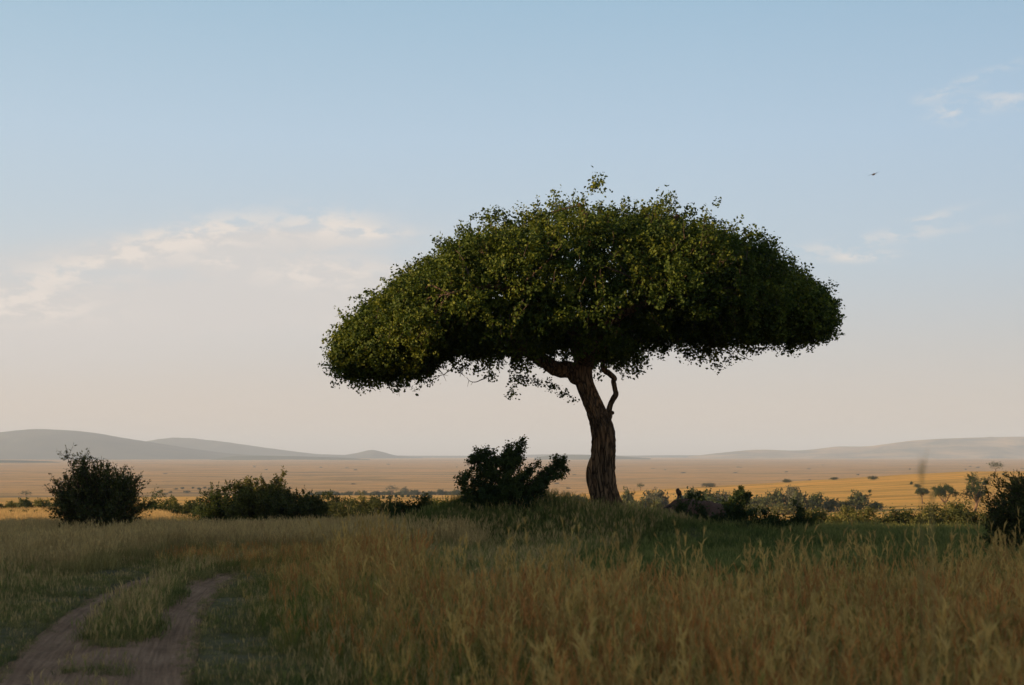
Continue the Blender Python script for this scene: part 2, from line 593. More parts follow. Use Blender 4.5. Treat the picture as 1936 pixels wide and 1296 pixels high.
# ground: per-vertex base colour plus grain; grass reads as upright blades, so the
# shading normal is scattered sideways where the sheet stands for unresolved grass
def ground_mat():
    m, t = new_mat('ground')
    a = t.n('ShaderNodeAttribute', attribute_name='col')
    fz = t.n('ShaderNodeAttribute', attribute_name='grassy')
    geo = t.n('ShaderNodeNewGeometry')
    pos = geo.outputs['Position']
    n1 = t.noise(pos, 1.7, 5, 0.6).outputs[0]
    sv = t.v('MULTIPLY', pos, (0.010, 0.035, 0.0))
    n2 = t.noise(sv, 1.0, 6, 0.62, 0.4).outputs[0]
    sv3 = t.v('MULTIPLY', pos, (0.0016, 0.006, 0.0))
    n3 = t.noise(sv3, 1.0, 5, 0.6, 0.6).outputs[0]
    c = a.outputs['Color']
    c = t.mix(1.0, c, t.ramp(n1, [(0.25, 0.72), (0.75, 1.22)]), 'MULTIPLY')
    c = t.mix(fz.outputs['Fac'], c, t.mix(1.0, c, t.ramp(n2, [(0.32, (0.5, 0.52, 0.52)), (0.47, (1.0, 1.0, 1.0)), (0.72, (1.2, 1.14, 1.05))]), 'MULTIPLY'))
    c = t.mix(fz.outputs['Fac'], c, t.mix(1.0, c, t.ramp(n3, [(0.34, (0.62, 0.66, 0.68)), (0.48, (1.0, 1.0, 1.0)), (0.7, (1.14, 1.08, 1.0))]), 'MULTIPLY'))
    sv4 = t.v('MULTIPLY', pos, (0.022, 0.05, 0.0))
    n4 = t.noise(sv4, 1.0, 4, 0.7, 0.3).outputs[0]
    sc4 = t.m('MULTIPLY', t.m('MULTIPLY', t.step(n4, 0.60, 0.68), t.step(n3, 0.40, 0.55)), fz.outputs['Fac'])
    c = t.mix(t.m('MULTIPLY', sc4, 0.75), c, (0.10, 0.095, 0.05, 1))
    wn = t.n('ShaderNodeTexWhiteNoise', noise_dimensions='3D')
    t.put(wn.inputs['Vector'], t.v('MULTIPLY', pos, (7.3, 7.3, 7.3)))
    rnd = t.v('SUBTRACT', wn.outputs['Color'], (0.5, 0.5, 0.5))
    rnd = t.v('MULTIPLY', rnd, (3.4, 3.4, 0.6))
    sc = t.n('ShaderNodeVectorMath', operation='SCALE')
    t.put(sc.inputs[0], rnd)
    t.put(sc.inputs['Scale'], fz.outputs['Fac'])
    nrm = t.v('NORMALIZE', t.v('ADD', geo.outputs['Normal'], sc.outputs[0]))
    b = t.n('ShaderNodeBump')
    b.inputs['Strength'].default_value = 0.6
    b.inputs['Distance'].default_value = 0.06
    t.put(b.inputs['Height'], n1)
    t.put(b.inputs['Normal'], nrm)
    finish(t, principled(t, c, 0.95, b.outputs[0], 0.05))
    return m


M['ground'] = ground_mat()

# ------------------------------------------------------------------ ground sheet
def build_ground():
    fr = np.radians(np.linspace(-24, 24, 380))
    sd = np.radians(np.concatenate([np.linspace(24, 180, 80)[1:]]))
    ang = np.concatenate([-sd[::-1][:-1] if False else -sd[::-1], fr, sd[:-1]])
    rad = np.concatenate([[0.3, 1, 2, 3, 4, 5], np.linspace(6, 70, 230), np.geomspace(70, 30000, 240)[1:]])
    nr, na = len(rad), len(ang)
    X = rad[:, None] * np.sin(ang)[None, :]
    Y = rad[:, None] * np.cos(ang)[None, :]
    x, y = X.ravel(), Y.ravel()
    z = G(x, y)
    lat = track_lat(x, y)
    z = z - 0.22 * (1 - sstep(np.abs(lat), 1.05, 1.35))
    d = np.hypot(x, y)
    # base colours of what covers the ground
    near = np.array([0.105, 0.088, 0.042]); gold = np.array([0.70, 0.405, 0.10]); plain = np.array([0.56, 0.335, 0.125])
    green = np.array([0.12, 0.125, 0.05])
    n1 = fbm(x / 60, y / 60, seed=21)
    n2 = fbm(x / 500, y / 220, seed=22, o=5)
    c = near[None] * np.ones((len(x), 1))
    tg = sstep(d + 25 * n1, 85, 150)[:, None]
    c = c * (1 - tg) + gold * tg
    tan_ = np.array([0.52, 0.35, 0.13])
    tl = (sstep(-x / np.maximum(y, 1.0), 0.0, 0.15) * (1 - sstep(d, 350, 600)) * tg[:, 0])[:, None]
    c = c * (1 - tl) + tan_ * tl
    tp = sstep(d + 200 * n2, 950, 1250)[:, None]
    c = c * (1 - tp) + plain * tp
    # greener damp line along the stream bed and scattered scrubby patches
    a = x / np.maximum(y, 1.0)
    st = np.exp(-((d - 1180 - 150 * fbm(x / 200, y / 200, seed=8)) / 130) ** 2) * (1 - sstep(a, -0.02, 0.08))
    gp = sstep(fbm(x / 130, y / 70, seed=31, o=5), 0.22, 0.5) * sstep(d, 150, 400) * (1 - sstep(d, 2500, 5000)) * 0.45 * (1 - sstep(a, 0.05, 0.2))
    k = np.clip(st * 0.9 + gp, 0, 1)[:, None]
    c = c * (1 - k) + green * k
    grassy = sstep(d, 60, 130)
    V = np.stack([x, y, z], 1)
    F = grid_faces(nr, na, True)
    F = F[:, ::-1]
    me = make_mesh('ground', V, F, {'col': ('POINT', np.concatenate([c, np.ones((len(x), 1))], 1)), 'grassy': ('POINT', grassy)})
    o = link('ground', me, M['ground'])
    tag(o, 'dry savanna ground falling away to the wide golden plain', None, None, 'structure')


build_ground()


# ------------------------------------------------------------------ dirt track
def soil_mat(name, c0, c1):
    m, t = new_mat(name)
    geo = t.n('ShaderNodeNewGeometry')
    at_ = t.n('ShaderNodeAttribute', attribute_name='uv2')
    n1 = t.noise(geo.outputs['Position'], 0.9, 5, 0.6).outputs[0]
    n2 = t.noise(geo.outputs['Position'], 14.0, 4, 0.65).outputs[0]
    sp = t.n('ShaderNodeSeparateXYZ')
    t.put(sp.inputs[0], at_.outputs['Vector'])
    lv = t.xyz(t.m('MULTIPLY', sp.outputs[0], 16.0), t.m('MULTIPLY', sp.outputs[1], 0.5), 0.0)
    n3 = t.noise(lv, 1.0, 3, 0.6).outputs[0]
    c = t.ramp(n1, [(0.3, c0), (0.7, c1)])
    c = t.mix(1.0, c, t.ramp(n3, [(0.3, 0.66), (0.7, 1.22)]), 'MULTIPLY')
    c = t.mix(1.0, c, t.ramp(n2, [(0.3, 0.85), (0.7, 1.1)]), 'MULTIPLY')
    b = t.n('ShaderNodeBump')
    b.inputs['Strength'].default_value = 1.0
    b.inputs['Distance'].default_value = 0.06
    t.put(b.inputs['Height'], t.m('ADD', n2, n3))
    finish(t, principled(t, c, 0.95, b.outputs[0], 0.05))
    return m


M['soil'] = soil_mat('soil', (0.25, 0.140, 0.082), (0.38, 0.225, 0.138))
M['earth'] = soil_mat('earth', (0.085, 0.046, 0.034), (0.15, 0.085, 0.062))


def track_height(lat):
    a = np.abs(lat)
    rut = np.exp(-((a - 0.75) / 0.30) ** 2)
    return -0.03 - 0.075 * rut + 0.02 * np.exp(-(a / 0.35) ** 2) - 0.35 * sstep(a, 1.12, 1.42)


def build_track():
    lat = np.linspace(-1.42, 1.42, 60)
    sel = slice(20, 640)
    tx, ty, nx, ny = TX[sel], TY[sel], NX[sel], NY[sel]
    X = tx[:, None] + nx[:, None] * lat
    Y = ty[:, None] + ny[:, None] * lat
    wob = 0.22 * fbm(X / 1.2, Y / 1.2, seed=41)
    Z = G(X.ravel(), Y.ravel()).reshape(X.shape) + track_height(lat[None, :] + wob) + 0.02 * fbm(X * 2.5, Y * 2.5, seed=42, o=4)
    s = np.concatenate([[0], np.cumsum(np.hypot(np.diff(tx), np.diff(ty)))])
    uv = np.stack([np.repeat(lat[None], len(tx), 0).ravel(), np.repeat(s[:, None], len(lat), 1).ravel(), np.zeros(X.size)], 1)
    F = grid_faces(len(tx), len(lat))
    me = make_mesh('dirt_track', np.stack([X.ravel(), Y.ravel(), Z.ravel()], 1), F, {'uv2': ('POINT', uv)})
    o = link('dirt_track', me, M['soil'])
    tag(o, 'two-rut dirt track curving away at lower left', None, None, 'structure')


build_track()


# ------------------------------------------------------------------ far hills
def hill_mat(name, c0, c1):
    m, t = new_mat(name)
    geo = t.n('ShaderNodeNewGeometry')
    n1 = t.noise(geo.outputs['Position'], 0.0022, 6, 0.62, 0.5).outputs[0]
    c = t.ramp(n1, [(0.36, c0), (0.66, c1)])
    finish(t, principled(t, c, 0.95, None, 0.05))
    return m


M['hill'] = hill_mat('hill', (0.035, 0.05, 0.04), (0.10, 0.095, 0.06))
M['hill_dry_lit'] = hill_mat('hill_dry_lit', (0.06, 0.07, 0.045), (0.50, 0.33, 0.17))  # pale patches put sunlit tone into the dry slope colour
M['wood_far'] = hill_mat('wood_far', (0.03, 0.04, 0.018), (0.07, 0.075, 0.03))


def build_hill(label, prof, d, depth, mat, seed, rough=0.12, name='hill'):
    prof = np.array(prof, float)
    pxs = np.linspace(prof[0, 0], prof[-1, 0], 220)
    top = np.interp(pxs, prof[:, 0], prof[:, 1])
    top = np.convolve(np.pad(top, 4, 'edge'), np.ones(9) / 9, 'valid')
    v = np.linspace(-1, 1, 60)
    hz = EYE + (HOR - top) / FPX * d + 40
    X = ((pxs - W / 2) / FPX)[:, None] * (d + v[None, :] * depth)
    Y = d + v[None, :] * depth + 0 * X
    sh = np.cos(v * np.pi / 2) ** 1.3
    gul = fbm(X / (depth * 0.35), Y / (depth * 0.35), seed=seed, o=6)
    Z = -40 + hz[:, None] * sh[None, :] * (1 + rough * gul * (1 - np.exp(-(v[None, :] / 0.25) ** 2)) * 2.0) + hz[:, None] * rough * 0.18 * gul
    me = make_mesh('hill', np.stack([X.ravel(), Y.ravel(), Z.ravel()], 1), grid_faces(220, 60)[:, ::-1] if False else grid_faces(220, 60))
    o = link(name, me, mat)
    tag(o, label, None, None, 'structure')


build_hill('pale rounded hill behind the long blue-grey one at left',
           [(150, 862), (230, 846), (280, 834), (330, 827), (385, 832), (430, 837), (490, 846), (540, 852), (600, 859), (700, 862), (760, 864)], 12500, 1500, M['hill'], 3)
build_hill('long rounded blue-grey hill on the left horizon',
           [(-700, 845), (-400, 822), (-200, 826), (-60, 820), (0, 818), (40, 813), (75, 811), (130, 813), (180, 818), (240, 829), (300, 838), (360, 848), (440, 858), (520, 863), (600, 866)], 10000, 1500, M['hill'], 1)
build_hill('small cone-shaped hill alone on the horizon', [(600, 866), (650, 861), (675, 857), (695, 852), (706, 851), (725, 855), (745, 861), (800, 866)], 11500, 900, M['hill'], 5, 0.06)
build_hill('low far line of hills closing the middle of the plain',
           [(560, 863), (640, 861), (800, 862), (900, 862), (960, 861), (1050, 859), (1110, 860), (1180, 862), (1260, 861), (1400, 861), (1500, 861)], 13500, 700, M['hill'], 7, 0.05)
build_hill('broad pale hills on the right horizon',
           [(1300, 864), (1360, 857), (1400, 853), (1440, 850), (1500, 853), (1550, 849), (1588, 843), (1625, 847), (1680, 840), (1720, 833), (1780, 829), (1850, 827), (1936, 826), (2100, 822), (2400, 830), (2700, 850)], 12000, 1700, M['hill_dry_lit'], 9, 0.2)
build_hill('dark low wooded rise at the left edge of the plain', [(-500, 874), (-200, 868), (0, 870), (60, 871), (105, 873), (130, 876), (170, 882)], 6000, 260, M['wood_far'], 12, 0.1)
build_hill('thin dark wooded rise below the left hills', [(400, 869), (440, 863), (500, 862), (560, 863), (600, 864), (660, 866), (700, 869)], 8500, 260, M['wood_far'], 13, 0.1)
build_hill('thin dark wooded rise beyond the tree trunk', [(1010, 866), (1040, 861), (1075, 860), (1120, 861), (1170, 863), (1230, 867)], 9000, 260, M['wood_far'], 14, 0.1)


# ------------------------------------------------------------------ the big tree
TD = 50.0
def tp(px, py, dy=0.0):
    return np.array(at(px, py, TD)) + np.array([0, dy, 0])
UPP = TD / FPX            # metres per photo pixel at the tree


def build_tree():
    base = on_ground(1143, TD)
    root = thing('savanna_tree', 'large umbrella-shaped tree with leaning furrowed trunk on grassy mound', 'tree', base)
    bo = np.array(base)

    def part(name, V, F, mat, parent=root, attrs=None, smooth=True):
        me = make_mesh(name, V - bo, F, attrs, smooth)
        return link(name, me, mat, parent)

    # trunk: centre line and half widths read in photo pixels
    tr = [(1156, 1010, 42), (1153, 985, 36), (1149, 960, 31), (1142, 930, 26), (1140, 900, 24), (1140, 860, 23.5), (1141, 832, 23.5), (1137, 805, 22), (1128, 780, 20.5),
          (1116, 752, 20), (1106, 728, 20), (1101, 708, 22), (1102, 690, 22), (1108, 670, 18), (1114, 645, 14)]
    P = catmull([tp(a, b) for a, b, r in tr], 300)
    r = np.interp(np.linspace(0, len(tr) - 1, 300), np.arange(len(tr)), [c * UPP for *_, c in tr])
    hgt = np.linspace(0, 1, 220)

    def disp(th, s):
        tw = th + s * 0.10
        f1 = fbm(np.cos(tw) * 2.2 + 9, np.sin(tw) * 2.2 + 9, s * 0.33, seed=51, o=3)
        f2 = 1 - np.abs(fbm(np.cos(tw) * 5.5 + 5, np.sin(tw) * 5.5 + 5, s * 0.42, seed=55, o=3)) * 2.2
        f3 = 0.6 - np.abs(fbm(np.cos(tw) * 10, np.sin(tw) * 10, s * 0.9 + 0.25 * f1, seed=58, o=4)) * 3.0
        k = 1 - 0.72 * sstep(s, 3.6, 5.6)
        fl = np.maximum(0, np.cos(3 * th + 0.8)) * 0.18 * np.exp(-s / 0.9)
        return 1.0 + k * (0.18 * f1 + 0.30 * (f2 - 0.62) + 0.10 * f3) + fl
    V, F = tube(P, r * 0.83, 140, disp)
    part('trunk', V, F, M['bark'])
    # a strand of trunk standing off on the left side
    st = [(1127, 852, 3), (1119, 870, 4.5), (1114, 888, 5.5), (1114, 906, 6), (1119, 928, 7), (1125, 952, 8), (1128, 990, 10)]
    P = catmull([tp(a, b, -0.15) for a, b, c in st], 50)
    r = np.interp(np.linspace(0, len(st) - 1, 50), np.arange(len(st)), [c * UPP for *_, c in st])
    V, F = tube(P, r, 28, lambda th, s: 1 + 0.25 * fbm(np.cos(th) * 2, np.sin(th) * 2, s * 1.2, seed=61))
    part('trunk_strand', V, F, M['bark'])
    # crooked side branch on the right
    sb = [(1143, 802, 8), (1150, 787, 7.5), (1151, 777, 5.5), (1157, 758, 5), (1164, 746, 5.5), (1163, 738, 4.5), (1160, 722, 4.5), (1162, 716, 4.8), (1152, 707, 5), (1144, 702, 4.5), (1140, 690, 4), (1150, 660, 3.5)]
    P = catmull([tp(a, b) for a, b, c in sb], 70)
    r = np.interp(np.linspace(0, len(sb) - 1, 70), np.arange(len(sb)), [c * UPP for *_, c in sb])
    V, F = tube(P, r, 16, lambda th, s: 1 + 0.3 * fbm(np.cos(th) * 1.5, np.sin(th) * 1.5, s * 3.0, seed=63))
    part('side_branch', V, F, M['bark'])
    kn = tube(catmull([tp(1150, 783), tp(1157, 781), tp(1161, 783)], 8), np.array([6, 5.5, 5, 4.5, 4, 3.5, 2.5, .5]) * UPP, 12)
    part('knot', *kn, M['bark'])

    # crown envelope
    top = np.array([(612, 668), (622, 640), (640, 600), (660, 572), (700, 545), (735, 492), (800, 462), (850, 434), (930, 414), (1000, 394), (1040, 372), (1075, 362), (1115, 362),
                    (1135, 378), (1180, 366), (1240, 362), (1285, 366), (1320, 388), (1360, 408), (1400, 436), (1460, 458), (1500, 488), (1530, 522), (1570, 538), (1588, 575), (1597, 612)], float)
    bot = np.array([(612, 672), (625, 694), (680, 702), (735, 712), (775, 692), (800, 672), (850, 676), (900, 692), (940, 690), (985, 686), (1030, 676), (1075, 672), (1092, 672), (1105, 672), (1130, 680), (1160, 692),
                    (1220, 698), (1255, 658), (1330, 658), (1400, 652), (1440, 642), (1500, 634), (1555, 624), (1580, 618), (1597, 615)], float)
    x0, x1 = 612.0, 1597.0
    cxp, hw = (x0 + x1) / 2, (x1 - x0) / 2
    HS = 0.885
    D0 = 6.6

    def env(px):
        T = np.interp(px, top[:, 0], top[:, 1]); B = np.interp(px, bot[:, 0], bot[:, 1])
        Zt = EYE + (HOR - T) * UPP * 0.95
        Zb = EYE + (HOR - B + 5) * UPP
        zm = Zb + (Zt - Zb) * 0.40
        D = D0 * np.maximum(0.02, 1 - ((px - cxp) / hw) ** 2) ** 0.5
        return Zt, Zb, zm, D

    def surf(n, lo=-0.5 * np.pi, hi=1.5 * np.pi, inset=0.0):
        px = cxp + hw * np.sin(rng.uniform(-np.pi / 2, np.pi / 2, n)) * 0.985
        ph = rng.uniform(lo, hi, n)
        Zt, Zb, zm, D = env(px)
        s, c = np.sin(ph), np.cos(ph)
        k = (1 - inset) * (1 + 0.26 * fbm(px / 80.0, ph * 1.7, seed=77, o=3))
        yy = D * c * k
        zz = np.where(s > 0, zm + (Zt - zm) * np.abs(s) ** 0.85 * np.sign(s) * k, zm + (zm - Zb) * s * k)
        X = (cxp + (px - cxp) * HS - W / 2) / FPX * TD
        P = np.stack([X, TD + yy, zz], 1)
        nrm = unit(np.stack([(px - cxp) / hw * 0.9, c * 0.9, s * 1.1], 1))
        return P, nrm

    # clumps: a full outer skin and a looser inside
    C1, N1 = surf(1150)
    R1 = 0.32 + 0.62 * rng.random(1150) ** 1.6
    C1 = C1 - N1 * (R1 * rng.uniform(0.7, 1.15, len(R1)))[:, None]
    C2, N2 = surf(800, inset=0.26)
    C3, N3 = surf(520, inset=0.55)
    C2, N2 = np.concatenate([C2, C3]), np.concatenate([N2, N3])
    R2 = rng.uniform(0.6, 1.0, 1320)
    # open the skin with a few irregular hollows
    keep = fbm(C1[:, 0] / 1.6, C1[:, 1] / 1.6, C1[:, 2] / 1.6, seed=71) > np.where(N1[:, 2] < -0.1, -0.10, -0.36)
    C1, N1, R1 = C1[keep], N1[keep], R1[keep]
    # hanging sprays below the left limb and the skirts
    hang = []
    for px, py, rr, dy in ((975, 735, 14, -1), (968, 752, 9, -1), (985, 715, 13, 1.0), (1000, 712, 13, 1.5), (1030, 722, 12, 2.0), (1050, 728, 11, 2.0), (1072, 738, 11, 2.0), (1084, 750, 7, 2.0), (1040, 716, 11, 2.2), (905, 700, 15, -1), (930, 715, 12, -1), (1135, 716, 9, 0),
                           (640, 700, 20, -.5), (690, 712, 22, .5), (730, 722, 20, -.5), (760, 712, 18, 0), (1200, 700, 12, 0), (1385, 668, 14, 0), (1400, 680, 7, 0), (1480, 652, 16, 0), (1555, 640, 16, 0),
                           (1330, 668, 16, 0), (1210, 694, 16, .6), (1300, 660, 18, 1), (1430, 652, 16, 1), (880, 690, 16, 0), (870, 700, 9, 0)):
        for q in range(3):
            hang.append((*(tp(px + rng.normal() * rr * .5, py + rng.normal() * rr * .4, dy + rng.normal() * .4)), rr * UPP * rng.uniform(.7, 1.1)))
    # loose drooping clumps along the underside and proud clumps on the upper skin
    for (lo, hi, nn, dn) in ((-0.95 * np.pi, -0.05 * np.pi, 70, 0.30), (0.05 * np.pi, 0.95 * np.pi, 60, 0.22)):
        BP, BN = surf(nn, lo, hi)
        for p, n_ in zip(BP, BN):
            for q in range(3):
                hang.append((*(p + n_ * rng.uniform(0, dn) + rng.normal(size=3) * .22), rng.uniform(.2, .42)))
    hang = np.array(hang)
    C = np.concatenate([C1, C2, hang[:, :3]])
    R = np.concatenate([R1, R2, hang[:, 3]])
    out = np.concatenate([N1, N2, np.tile([[0, 0, -0.3]], (len(hang), 1))])
    # sprigs that break the outline
    SP, SN = surf(900, 0.02 * np.pi, 0.98 * np.pi)
    SB, SBN = surf(1100, -1.0 * np.pi, 0.0)
    SP = np.concatenate([SP, SB]); SN = np.concatenate([SN, SBN])
    SN[900:, 2] -= 0.5
    sp_p, sp_n, tw = [], [], []
    for p, n in zip(SP, SN):
        if rng.random() < 0.45:
            continue
        dirv = unit(n + rng.normal(size=3) * 0.45 + np.array([0, 0, 0.5 if n[2] > 0 else -0.5]))
        ln = rng.uniform(0.15, 0.5)
        m = int(8 + ln * 34)
        t = rng.random(m)
        q = p - dirv * 0.15 + dirv * (t * (ln + .15))[:, None] + rng.normal(size=(m, 3)) * 0.05
        sp_p.append(q)
        sp_n.append(rng.normal(size=(m, 3)) + dirv)
        tw.append((p - dirv * 0.3, p + dirv * ln * 0.9))
    me = foliage_mesh('crown', C - bo, R, 620000, 0.10, 0.8, out, 0.15, 0.9, 0.42,
                      (np.concatenate(sp_p) - bo, np.concatenate(sp_n)))
    link('crown', me, M['leaf_tree'], root)

    # limbs reaching into the crown
    hub = tp(1103, 695)
    limbs = [[(1101, 715, 0, 17), (1085, 703, -.1, 17), (1062, 698, -.2, 15), (1035, 690, -.4, 13), (1010, 676, -.7, 11), (960, 650, -1.2, 9), (900, 640, -1.6, 8), (840, 655, -2.0, 6.5), (800, 668, -2.2, 5), (740, 650, -2.3, 3)],
             [(1104, 690, 0, 16), (1085, 640, .4, 14), (1040, 590, .9, 11), (960, 540, 1.5, 8), (860, 500, 2.0, 5), (780, 500, 2.4, 2.5)],
             [(1106, 690, 0, 16), (1120, 620, -.6, 14), (1125, 550, -1.4, 11), (1110, 470, -2.2, 7), (1090, 410, -2.6, 3)],
             [(1108, 690, 0, 15), (1150, 640, .3, 14), (1215, 590, .2, 11), (1300, 550, -.3, 9), (1400, 530, -.8, 6), (1500, 560, -1.2, 3)],
             [(1108, 688, 0, 14), (1160, 655, 1.0, 12), (1230, 630, 2.2, 9), (1320, 625, 3.4, 6), (1400, 640, 4.2, 3)],
             [(1106, 690, 0, 14), (1170, 600, -1.2, 11), (1230, 520, -2.0, 8), (1270, 430, -2.4, 4)],
             [(1103, 690, 0, 13), (1080, 630, -1.6, 11), (1020, 590, -3.2, 8), (940, 570, -4.6, 5), (860, 590, -5.4, 2.5)],
             [(1106, 690, 0, 13), (1130, 640, -2.0, 11), (1180, 600, -3.6, 8), (1260, 590, -5.0, 4)],
             [(1104, 690, 0, 13), (1080, 620, 2.0, 11), (1030, 570, 4.0, 8), (980, 550, 5.6, 4)],
             [(1106, 688, 0, 12), (1170, 600, 2.5, 10), (1220, 540, 4.2, 6), (1260, 500, 5.4, 3)]]
    ends = []
    for L in limbs:
        n = 12 * (len(L) - 1)
        P = catmull([tp(a, b, c) for a, b, c, r in L], n)
        r = np.interp(np.linspace(0, len(L) - 1, n), np.arange(len(L)), [q[3] * UPP for q in L])
        s0 = rng.integers(0, 99)
        P[3:] += 0.10 * np.stack([fbm(np.arange(n) / 6., np.full(n, s0 + k * 7.3), seed=70 + k) for k in range(3)], 1)[3:]
        V, F = tube(P, r, 14, lambda th, s: 1 + 0.22 * fbm(np.cos(th) * 1.6 + s0, np.sin(th) * 1.6, s * 1.1, seed=65))
        part('limb', V, F, M['bark'])
        for i in range(n // 3, n, 3):
            ends.append((P[i], r[i]))
    # secondary branches from the limbs to the clumps
    EP = np.array([e[0] for e in ends]); ER = np.array([e[1] for e in ends])
    bits = []
    for c in C1[rng.choice(len(C1), 260, replace=False)]:
        d = np.linalg.norm(EP - c, axis=1)
        i = int(np.argmin(d))
        mid = (EP[i] + c) / 2 + rng.normal(size=3) * 0.18 + np.array([0, 0, 0.12])
        P = catmull([EP[i], mid, c], 9)
        bits.append(tube(P, np.linspace(min(0.07, ER[i] * .6), 0.012, 9), 5))
    for a, b in tw:
        bits.append(tube(np.array([a, (a + b) / 2 + rng.normal(size=3) * .02, b]), [.012, .009, .004], 4))
    V, F = merge(bits)
    part('branches', V, F, M['twig'])['kind'] = 'stuff'
    # bare twigs hanging below the crown
    twl = [[(888, 672), (866, 690), (850, 705), (832, 716), (826, 721)], [(818, 676), (812, 696), (809, 712), (806, 722)], [(824, 676), (828, 695), (836, 706), (842, 713)],
           [(928, 712), (912, 721), (895, 725), (884, 716)], [(1372, 650), (1384, 664), (1398, 678), (1416, 685)], [(1366, 655), (1372, 670), (1380, 682)], [(875, 690), (876, 704), (871, 714)],
           [(700, 722), (708, 735), (714, 742)], [(738, 728), (742, 738), (748, 745)], [(752, 722), (756, 735), (760, 740)], [(690, 672), (694, 690), (700, 702)]]
    for L in twl:
        bits = []
        P = catmull([tp(a, b, -0.8) for a, b in L], 14)
        P[1:] += rng.normal(size=(13, 3)) * 0.012
        bits.append(tube(P, np.linspace(0.026, 0.007, 14), 5))
        for q in range(3):
            i = rng.integers(4, 12)
            bits.append(tube(np.array([P[i], P[i] + rng.normal(size=3) * .1 + np.array([0, 0, -.1])]), [.010, .004], 4))
        V, F = merge(bits)
        part('twig', V, F, M['twig'])


build_tree()


# ------------------------------------------------------------------ shrubs near the camera
def stems_mesh(n, Rx, Rz, r0, spread=1.0, seed=0, lo=0.35, curve=0.25):
    """stems radiating from the foot; returns tube list and paths"""
    paths, bits = [], []
    for i in range(n):
        az_ = rng.uniform(0, 2 * np.pi)
        e = np.arcsin(np.clip(rng.uniform(lo, 1.0), 0, 1))
        ln = rng.uniform(0.7, 1.02) + 0.13 * rng.random() ** 4
        ch, sv_ = np.cos(e) ** 0.55, np.sin(e) ** 0.75
        tip = np.array([np.cos(az_) * ch * Rx, np.sin(az_) * ch * Rx, sv_ * Rz]) * ln
        foot = np.array([np.cos(az_), np.sin(az_), 0]) * rng.uniform(0, 0.3) * spread
        mid = (foot + tip) * 0.5 + np.array([0, 0, curve * Rz * rng.uniform(-.4, 1)]) * .4 + rng.normal(size=3) * .05 * Rx
        P = catmull([foot, mid, tip], 10)
        paths.append(P)
        bits.append(tube(P, np.linspace(r0, r0 * .2, 10), 5))
    return bits, paths


def twigged_leaves(paths, per, tl, leaf, start=0.3, perleaf=10, droop=0.0):
    """leafy side twigs along each stem: leaf positions, normals, axis, twig tubes"""
    P, N, T, bits = [], [], [], []
    for path in paths:
        ax = unit(np.gradient(path, axis=0))
        for q in range(per):
            s = start + (1 - start) * rng.random() ** 0.7
            i = min(int(s * (len(path) - 1)), len(path) - 1)
            o = path[i]
            d = unit(ax[i] * 0.9 + rng.normal(size=3) * 0.6 + np.array([0, 0, .25 - droop]))
            ln = tl * rng.uniform(.5, 1.2)
            t = rng.random(perleaf)
            pp = o + d * (t * ln)[:, None] + rng.normal(size=(perleaf, 3)) * leaf * .25
            P.append(pp)
            dd = unit(d + rng.normal(size=(perleaf, 3)) * .7)
            T.append(dd)
            N.append(unit(rng.normal(size=(perleaf, 3)) + np.array([0, 0, .5])))
            bits.append(tube(np.array([o, o + d * ln]), [.008, .003], 3))
    return np.concatenate(P), np.concatenate(N), np.concatenate(T), bits


def spiky_bush(label, px, d, width, top_py, n=90, leaf=0.07, mat='leaf_spiky', per=9, tl=0.35, perleaf=14, lo=0.1, group=None, name='thorn_bush', cat='bush', sink=0.05, start=0.25, asp=0.38):
    b = on_ground(px, d)
    root = thing(name, label, cat, (b.x, b.y, b.z - sink), group)
    height = (at(px, top_py, d).z - b.z) * 0.93
    bits, paths = stems_mesh(n, width / 2, height, 0.022, width * .12, lo=lo)
    P, N, T, tb = twigged_leaves(paths, per, tl, leaf, start, perleaf)
    P[:, 2] = np.maximum(P[:, 2], 0.03)
    V, F = leaf_quads(P, N, leaf * rng.uniform(.6, 1.3, len(P)), asp, 0.1, T)
    tint = rng.random(len(P))
    link('foliage', make_mesh('foliage', V, F, {'tint': ('FACE', tint)}, False), M[mat], root)
    V, F = merge(bits + tb)
    link('stems', make_mesh('stems', V, F), M['twig'], root)
    return root


def leafy_bush(label, px, d, clumps, nleaf, leaf, mat, group=None, name='bush', stems=14, asp=0.6, sink=0.1, shell=0.4, base_py=None):
    """clumps: (px, py, radius px, depth offset m) read from the photo"""
    b = on_ground(px, d)
    root = thing(name, label, 'bush', (b.x, b.y, b.z - sink), group)
    o = np.array(root.location)
    C, R = [], []
    for cx, cy, r, dy in clumps:
        c = np.array(at(cx, cy, d)) + np.array([0, dy, 0]) - o
        rr = r * d / FPX
        for q in range(5):
            C.append(c + rng.normal(size=3) * rr * 0.45)
            R.append(rr * rng.uniform(.45, .75))
    C, R = np.array(C), np.array(R)
    n2 = max(20, nleaf // 200)
    k = rng.choice(len(C), n2)
    # sprigs
    ex, en = [], []
    for i in k:
        dv = unit(rng.normal(size=3) + np.array([0, 0, .9]))
        ln = rng.uniform(.3, .7) * R[i] + .1
        m = 9
        t = rng.random(m)
        ex.append(C[i] + dv * (R[i] * .9 + t * ln)[:, None] + rng.normal(size=(m, 3)) * leaf * .5)
        en.append(rng.normal(size=(m, 3)) + dv)
    me = foliage_mesh('foliage', C, R, nleaf, leaf, asp, None, .2, 1.0, shell, (np.concatenate(ex), np.concatenate(en)), None)
    link('foliage', me, M[mat], root)
    bits = []
    for i in rng.choice(len(C), min(stems, len(C)), replace=False):
        foot = np.array([rng.normal() * .15, rng.normal() * .15, 0])
        bits.append(tube(catmull([foot, (foot + C[i]) / 2 + rng.normal(size=3) * .1, C[i]], 8), np.linspace(.02, .006, 8), 5))
    V, F = merge(bits)
    link('stems', make_mesh('stems', V, F), M['twig'], root)
    return root


